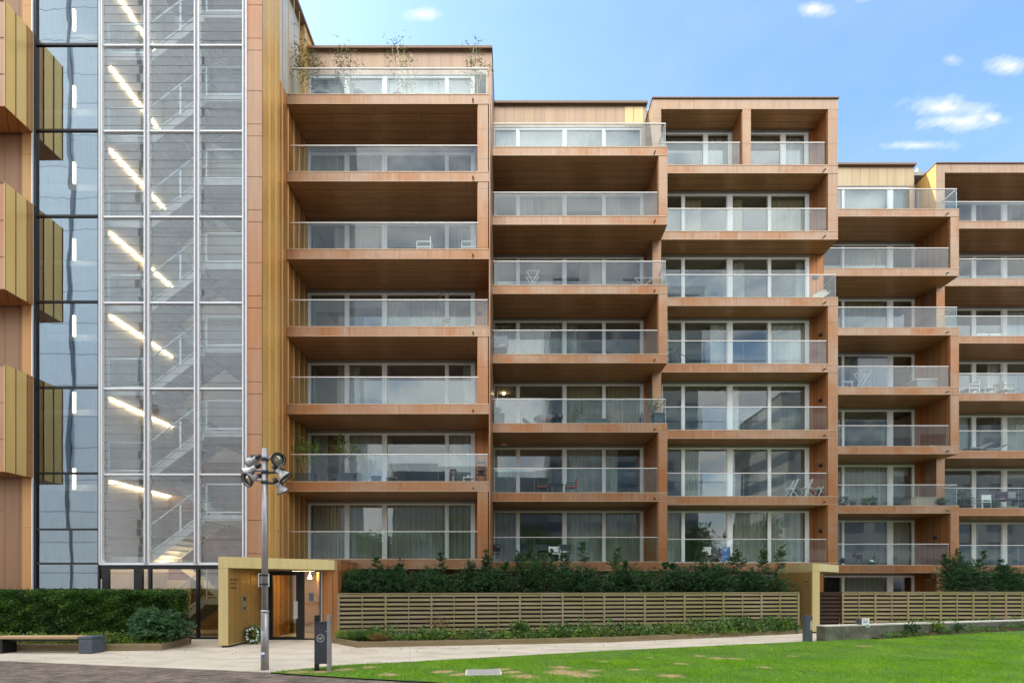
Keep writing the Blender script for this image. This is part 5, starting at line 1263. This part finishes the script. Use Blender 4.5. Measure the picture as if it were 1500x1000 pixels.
armchair(793, 21.1, 0, 'dark grey armchair at the left of the lowest second bay balcony', M['cab'], 1, .95, M['anth'])
armchair(827, 21.1, 0, 'dark grey armchair at the middle of the lowest second bay balcony', M['cab'], 1, .95, M['anth'])
armchair(812, 20.8, 0, 'white armchair between two dark grey armchairs', M['white'], 0, .85)
solo('small_jar', MB().lathe((px(727,20.8),20.8,Z(5)),(0,0,1),[(0,.06),(.13,.07),(.15,.05)],12), M['white'], 'small white jar in the left corner of a high balcony', 'jar', smooth=True)
# --- third bay
def dish(xp, d, k):
    x, z = at(xp, d), Z(k); t = thing('satellite_dish', (x, d, z), 'pale tilted satellite dish on the open balcony corner of the third bay', 'satellite dish')
    obj('dish', MB().lathe((x, d, z+.42), (-.35,-.45,.45), [(0,.05),(.02,.20),(.05,.30),(.08,.36),(.075,.34),(.03,.2),(.015,.05)], 22), M['cream'], t, True)
    obj('mast', MB().tube((x+.02,d+.08,z),(x+.02,d+.08,z+.42),.02,n=8), M['galv'], t); return t
dish(1203, 21.6, 4)
t = thing('folded_deckchair', (px(1215,21.3),21.3,Z(4)), 'dark folded deckchair leaning in the glass corner beside the dish', 'deckchair')
x = px(1214.5,21.35); z = Z(4)
obj('frame', MB().tube((x-.10,21.3,z),(x+.10,21.4,z+.95),.016).tube((x-.10,21.6,z),(x+.10,21.7,z+.95),.016), M['anth'], t); obj('sling', MB().box(x+.02,x+.05,21.36,21.66,z+.15,z+.85), M['slate'], t)
def foldchair(xp, d, k, label):
    x, z = at(xp, d), Z(k); t = thing('folding_chair', (x, d, z), label, 'chair', 'white folding chairs'); h = .86; w = .44
    for s in (-1, 1):
        obj('leg', MB().tube((x-w/2,d+s*.19,z),(x+w/2*.9,d+s*.19,z+h),.017,n=6), M['white'], t); obj('leg', MB().tube((x+w/2,d+s*.19+.02,z),(x-w/2*.8,d+s*.19+.02,z+.48),.017,n=6), M['white'], t)
    m = MB()
    for q in range(4): m.box(x-w/2+.12*q-.03, x-w/2+.12*q+.05, d-.2, d+.2, z+.445, z+.465)
    obj('seat', m, M['white'], t)
    m = MB()
    for q in range(3): m.tube((x+w*(.18+.1*q),d-.2,z+.6+.11*q),(x+w*(.18+.1*q),d+.2,z+.6+.11*q),.02,n=6)
    obj('backrest', m, M['white'], t)
foldchair(1160, 21.5, 1, 'leftmost of three white folding chairs on the third bay')
foldchair(1181, 21.5, 1, 'middle of three white folding chairs on the third bay')
foldchair(1201, 21.5, 1, 'rightmost of three white folding chairs on the third bay')
t = thing('drying_rack', (px(1050,21.6),21.6,Z(0)), 'drying rack hung with towels behind the tall yew leaders', 'drying rack')
x0_, x1_ = px(1030,21.6), px(1072,21.6); z = Z(0)
obj('frame', MB().tube((x0_,21.5,z+.72),(x1_,21.5,z+.72),.012).tube((x0_,21.8,z+.72),(x1_,21.8,z+.72),.012).tube((x0_,21.5,z),(x0_+.3,21.8,z+.72),.012).tube((x1_,21.5,z),(x1_-.3,21.8,z+.72),.012).tube((x0_+.3,21.5,z),(x0_,21.8,z+.72),.012).tube((x1_-.3,21.5,z),(x1_,21.8,z+.72),.012), M['white'], t)
for a, b_, m, lb_, zz_ in ((1030,1042,'wtowel','white towel on the drying rack',.38),(1043.5,1055,'gtowel','dark grey towel on the drying rack',.2),(1057,1070,'blue','blue towel at the right end of the drying rack',.1)):
    solo('towel', MB().box(px(a,21.45),px(b_,21.45),21.47,21.485,z+zz_,z+.745).box(px(a,21.45),px(b_,21.45),21.4851,21.52,z+.735,z+.747), M[m], lb_, 'towel', 'towels on the drying rack')
t = thing('bicycle', (px(977,21.5),21.5,Z(3)), 'dark bicycle parked behind the glass at the left end of the third bay', 'bicycle')
x = px(979,21.5); z = Z(3)
def ring(c, r, n=20, tr=.018):
    pts = [(c[0]+r*math.cos(2*math.pi*i/n), c[1], c[2]+r*math.sin(2*math.pi*i/n)) for i in range(n+1)]; return MB().chain(pts, tr, tr, 5)
for dx in (-.2, .6): obj('wheel', ring((x+dx,21.5,z+.33), .31), M['black'], t)
obj('frame', MB().tube((x-.2,21.5,z+.33),(x+.12,21.5,z+.75),.018).tube((x+.12,21.5,z+.75),(x+.48,21.5,z+.78),.018).tube((x+.48,21.5,z+.85),(x+.6,21.5,z+.33),.018).tube((x+.15,21.5,z+.3),(x+.48,21.5,z+.75),.018).tube((x+.15,21.5,z+.3),(x+.1,21.5,z+.88),.016).tube((x-.2,21.5,z+.33),(x+.15,21.5,z+.3),.014), M['anth'], t)
obj('saddle', MB().box(x+.0,x+.2,21.44,21.56,z+.881,z+.92), M['black'], t); obj('handlebar', MB().tube((x+.46,21.25,z+.92),(x+.46,21.75,z+.92),.014).tube((x+.48,21.5,z+.85),(x+.46,21.5,z+.92),.014), M['black'], t)
# --- fourth bay
t = thing('storage_cabinet', (px(1274,24.6),24.6,Z(3)), 'tall grey storage cabinet on the fourth bay', 'cabinet')
x0_, x1_ = px(1253,24.6), px(1296,24.6); z = Z(3)
obj('body', MB().box(x0_,x1_,24.45,25.0,z+.05,z+1.92), M['cab'], t); obj('door', MB().box(x0_+.02,(x0_+x1_)/2-.005,24.43,24.449,z+.08,z+1.9), M['cab'], t); obj('door', MB().box((x0_+x1_)/2+.005,x1_-.02,24.43,24.449,z+.08,z+1.9), M['cab'], t)
obj('lid', MB().box(x0_-.03,x1_+.03,24.42,25.02,z+1.921,z+1.96), M['slate'], t); obj('foot', MB().box(x0_+.02,x1_-.02,24.47,24.98,z,z+.049), M['black'], t)
table(1238, 24.0, 3, .55, .4, .42, 'small white table left of the tall grey cabinet', M['white'])
rack(1264, 23.9, 3, .62, .95, 'white crossed folding rack in front of the tall grey cabinet', M['white'])
t = thing('storage_box', (px(1359,24.4),24.4,Z(3)), 'long pale storage box right of the tall grey cabinet', 'storage box')
obj('body', MB().box(px(1339,24.4),px(1377,24.4),24.2,24.8,Z(3),Z(3)+.66), M['gwicker'], t); obj('lid', MB().box(px(1337,24.4),px(1379,24.4),24.17,24.83,Z(3)+.661,Z(3)+.73), M['cream'], t)
planter('planter_pot', 1359, 24.1, 2, .5, .4, .13, 'flat white bowl on the fourth bay below the storage box', M['white'], True)
potplant('potted_plant', 1236, 24.0, 1, .14, .22, .55, 170, M['dgreen'], .10, .05, 'dark leafy plant at the left end of the plant lined fourth bay balcony', 221)
potplant('potted_plant', 1249, 23.95, 1, .22, .12, .38, 80, M['green'], .07, .04, 'little plant in a pale pot second from the left', 222)
potplant('potted_plant', 1268, 24.0, 1, .12, .2, .45, 150, M['green'], .10, .05, 'bushy plant third from the left on its balcony', 223)
potplant('potted_plant', 1279, 24.0, 1, .2, .20, .55, 120, M['shrub'], .10, .05, 'pale flowering plant left of the wicker box', 224)
t = thing('wicker_box', (px(1349,24.2),24.2,Z(1)), 'square beige wicker box on the fourth bay', 'box')
obj('body', MB().box(px(1330,24.2),px(1367,24.2),24.0,24.6,Z(1),Z(1)+.50), M['wicker'], t); obj('lid', MB().box(px(1329,24.2),px(1368,24.2),23.98,24.62,Z(1)+.501,Z(1)+.54), M['wicker'], t)
potplant('potted_plant', 1380, 23.95, 1, .14, .3, .42, 260, M['shrub'], .10, .05, 'round silvery plant at the open right corner of the fourth bay', 225)
t = thing('stroller', (px(1248,24.1),24.1,Z(0)), 'dark stroller on the lowest fourth bay balcony', 'stroller')
x = px(1250,24.1); z = Z(0)
for dx, r in ((.28,.13),(-.02,.13),(.42,.10)): obj('wheel', ring((x+dx,24.1,z+r), r-.02, 14, .02), M['cab'], t)
obj('bassinet', MB().prism([(x-.6,23.9),(x+.05,23.9),(x+.05,24.3),(x-.6,24.3)], z+.12, z+.40), M['anth'], t, bevel=.03)
obj('hood', MB().ball((x+.2,24.1,z+.52), .24, .2, .22, 14, 8), M['black'], t, True); obj('handle', MB().tube((x+.25,23.95,z+.6),(x+.5,23.95,z+.83),.014).tube((x+.25,24.25,z+.6),(x+.5,24.25,z+.83),.014).tube((x+.5,23.95,z+.83),(x+.5,24.25,z+.83),.016).tube((x-.02,24.1,z+.13),(x+.42,24.1,z+.45),.014), M['black'], t)
t = thing('bucket', (px(1278,24.0),24.0,Z(0)), 'turquoise tub on the lowest fourth bay balcony', 'bucket')
obj('tub', MB().lathe((px(1278,24.0),24.0,Z(0)),(0,0,1),[(0,.15),(.16,.19),(.17,.205),(.19,.205),(.18,.17)],18), M['teal'], t, True); obj('cloth', MB().ball((px(1276,24.0),24.0,Z(0)+.2),.11,.1,.08,10,6,.2), M['wtowel'], t, True)
# --- fifth bay
solo('paper_bag', MB().prism([(px(1476,24.9),24.9),(px(1487,24.9),24.9),(px(1487,24.9),25.1),(px(1476,24.9),25.1)], Z(5), Z(5)+.0).box(px(1474,24.9),px(1487,24.9),24.9,25.06,Z(6)+.0,Z(6)+.42), M['white'], 'upright white board behind the glass of the top right balcony', 'board')
t = thing('low_screen', (px(1446,24.8),24.8,Z(4)), 'low white slatted screen on the right hand bay', 'screen')
for a, b_ in ((1430,1448),(1449.5,1466)): obj('panel', MB().box(px(a,24.8),px(b_,24.8),24.78,24.82,Z(4)+.04,Z(4)+.40), M['white'], t)
obj('foot', MB().box(px(1431,24.8),px(1432,24.8),24.7,24.9,Z(4),Z(4)+.039).box(px(1464,24.8),px(1465,24.8),24.7,24.9,Z(4),Z(4)+.039), M['white'], t)
armchair(1420, 25.0, 3, 'white armchair at the left of a row of pale furniture on the right hand bay', M['white'], 2, 1.05)
table(1445, 25.0, 3, .6, .45, .52, 'white table between pale armchairs on the right hand bay', M['white'])
armchair(1470, 25.1, 3, 'pale armchair right of the white table on the right hand bay', M['cab'], 3, 1.05, M['cream'])
planter('planter_pot', 1490, 24.7, 3, .6, .4, .16, 'shallow white dish near the right edge of the frame', M['white'], True, .6)
def lounger(xp, d, k, label):
    x, z = at(xp, d), Z(k); t = thing('sun_lounger', (x, d, z), label, 'sun lounger', 'sun loungers on the right hand bay')
    obj('seat', MB().box(x-.45,x+.3,d-.25,d+.25,z+.24,z+.31), M['gwicker'], t)
    obj('backrest', MB().poly([(x+.3,d-.25,z+.28),(x+.75,d-.25,z+.52),(x+.75,d+.25,z+.52),(x+.3,d+.25,z+.28)]).poly([(x+.3,d-.25,z+.33),(x+.75,d-.25,z+.57),(x+.75,d+.25,z+.57),(x+.3,d+.25,z+.33)]).poly([(x+.3,d-.25,z+.28),(x+.75,d-.25,z+.52),(x+.75,d-.25,z+.57),(x+.3,d-.25,z+.33)]), M['gwicker'], t)
    leg4(t, x-.07, d, z, .6, .42, .239, .016, M['cab'])
lounger(1427, 24.9, 2, 'grey wicker sun lounger on the right hand bay, left one'); lounger(1449, 25.2, 2, 'grey wicker sun lounger on the right hand bay, right one')
armchair(1476, 25.0, 1, 'purple cushioned armchair with a grey pillow on the right hand bay', M['anth'], 0, 1.25, M['purple'])
armchair(1502, 25.0, 1, 'purple cushioned armchair cut by the right edge of the photo', M['anth'], 0, 1.25, M['purple'])
solo('grey_pillow', MB().box(px(1470,24.9),px(1481,24.9),24.66,24.74,Z(1)+.60,Z(1)+.94), M['cab'], 'grey pillow standing on the purple armchair', 'pillow')
table(1475, 24.6, 1, .9, .3, .12, 'low cream bench in front of the purple armchairs', M['cream'], 'bench', name='low_bench')
potplant('potted_plant', 1407, 24.9, 1, .3, .28, 1.05, 240, M['dgreen'], .11, .05, 'tall dark plant at the left end of the balcony with purple armchairs', 226)
potplant('potted_plant', 1420, 24.7, 1, .15, .2, .75, 160, M['shrub'], .09, .04, 'twiggy grey green plant left of the white garden chair', 227)
armchair(1439, 24.9, 1, 'white garden chair among the plants near the purple armchairs', M['white'], 1, .9)
potplant('potted_plant', 1455, 24.7, 1, .12, .22, .40, 140, M['green'], .09, .04, 'low plant left of the purple armchairs', 228)
# trees across the lawn, behind the photographer
def tree(x, y, h, r, seed, label):
    t = thing('broadleaf_tree', (x, y, 0), label, 'tree', 'trees across the lawn'); rng = random.Random(seed)
    b = MB().chain([(x,y,0),(x+.1,y,h*.3),(x,y+.1,h*.6)], .2, .1, 8)
    parts = []
    for q in range(9):
        a = rng.uniform(0,6.28); rr = rng.uniform(.2,.75)*r; cz = h*rng.uniform(.42,.88); cx_, cy_ = x+rr*math.cos(a), y+rr*math.sin(a)
        b.tube((x,y,h*.35),(cx_,cy_,cz),.07,.02,5); parts.append(clump(cx_,cy_,cz,r*.5,r*.5,r*.42,420,.42,.24,seed*10+q,.3))
    obj('trunk', b, M['bark'], t); obj('crown', merge(*parts), M['green'], t)
for i, (x, y, h, r) in enumerate(((-13,-9,8.5,3.2),(-5,-10,9.5,3.4),(4,-9,8.5,3.1),(12,-10,9.5,3.5),(20,-9,9,3.3),(28,-10,9.5,3.4))): tree(x, y, h, r, 300+i, 'broad green tree across the lawn mirrored in the lower windows')
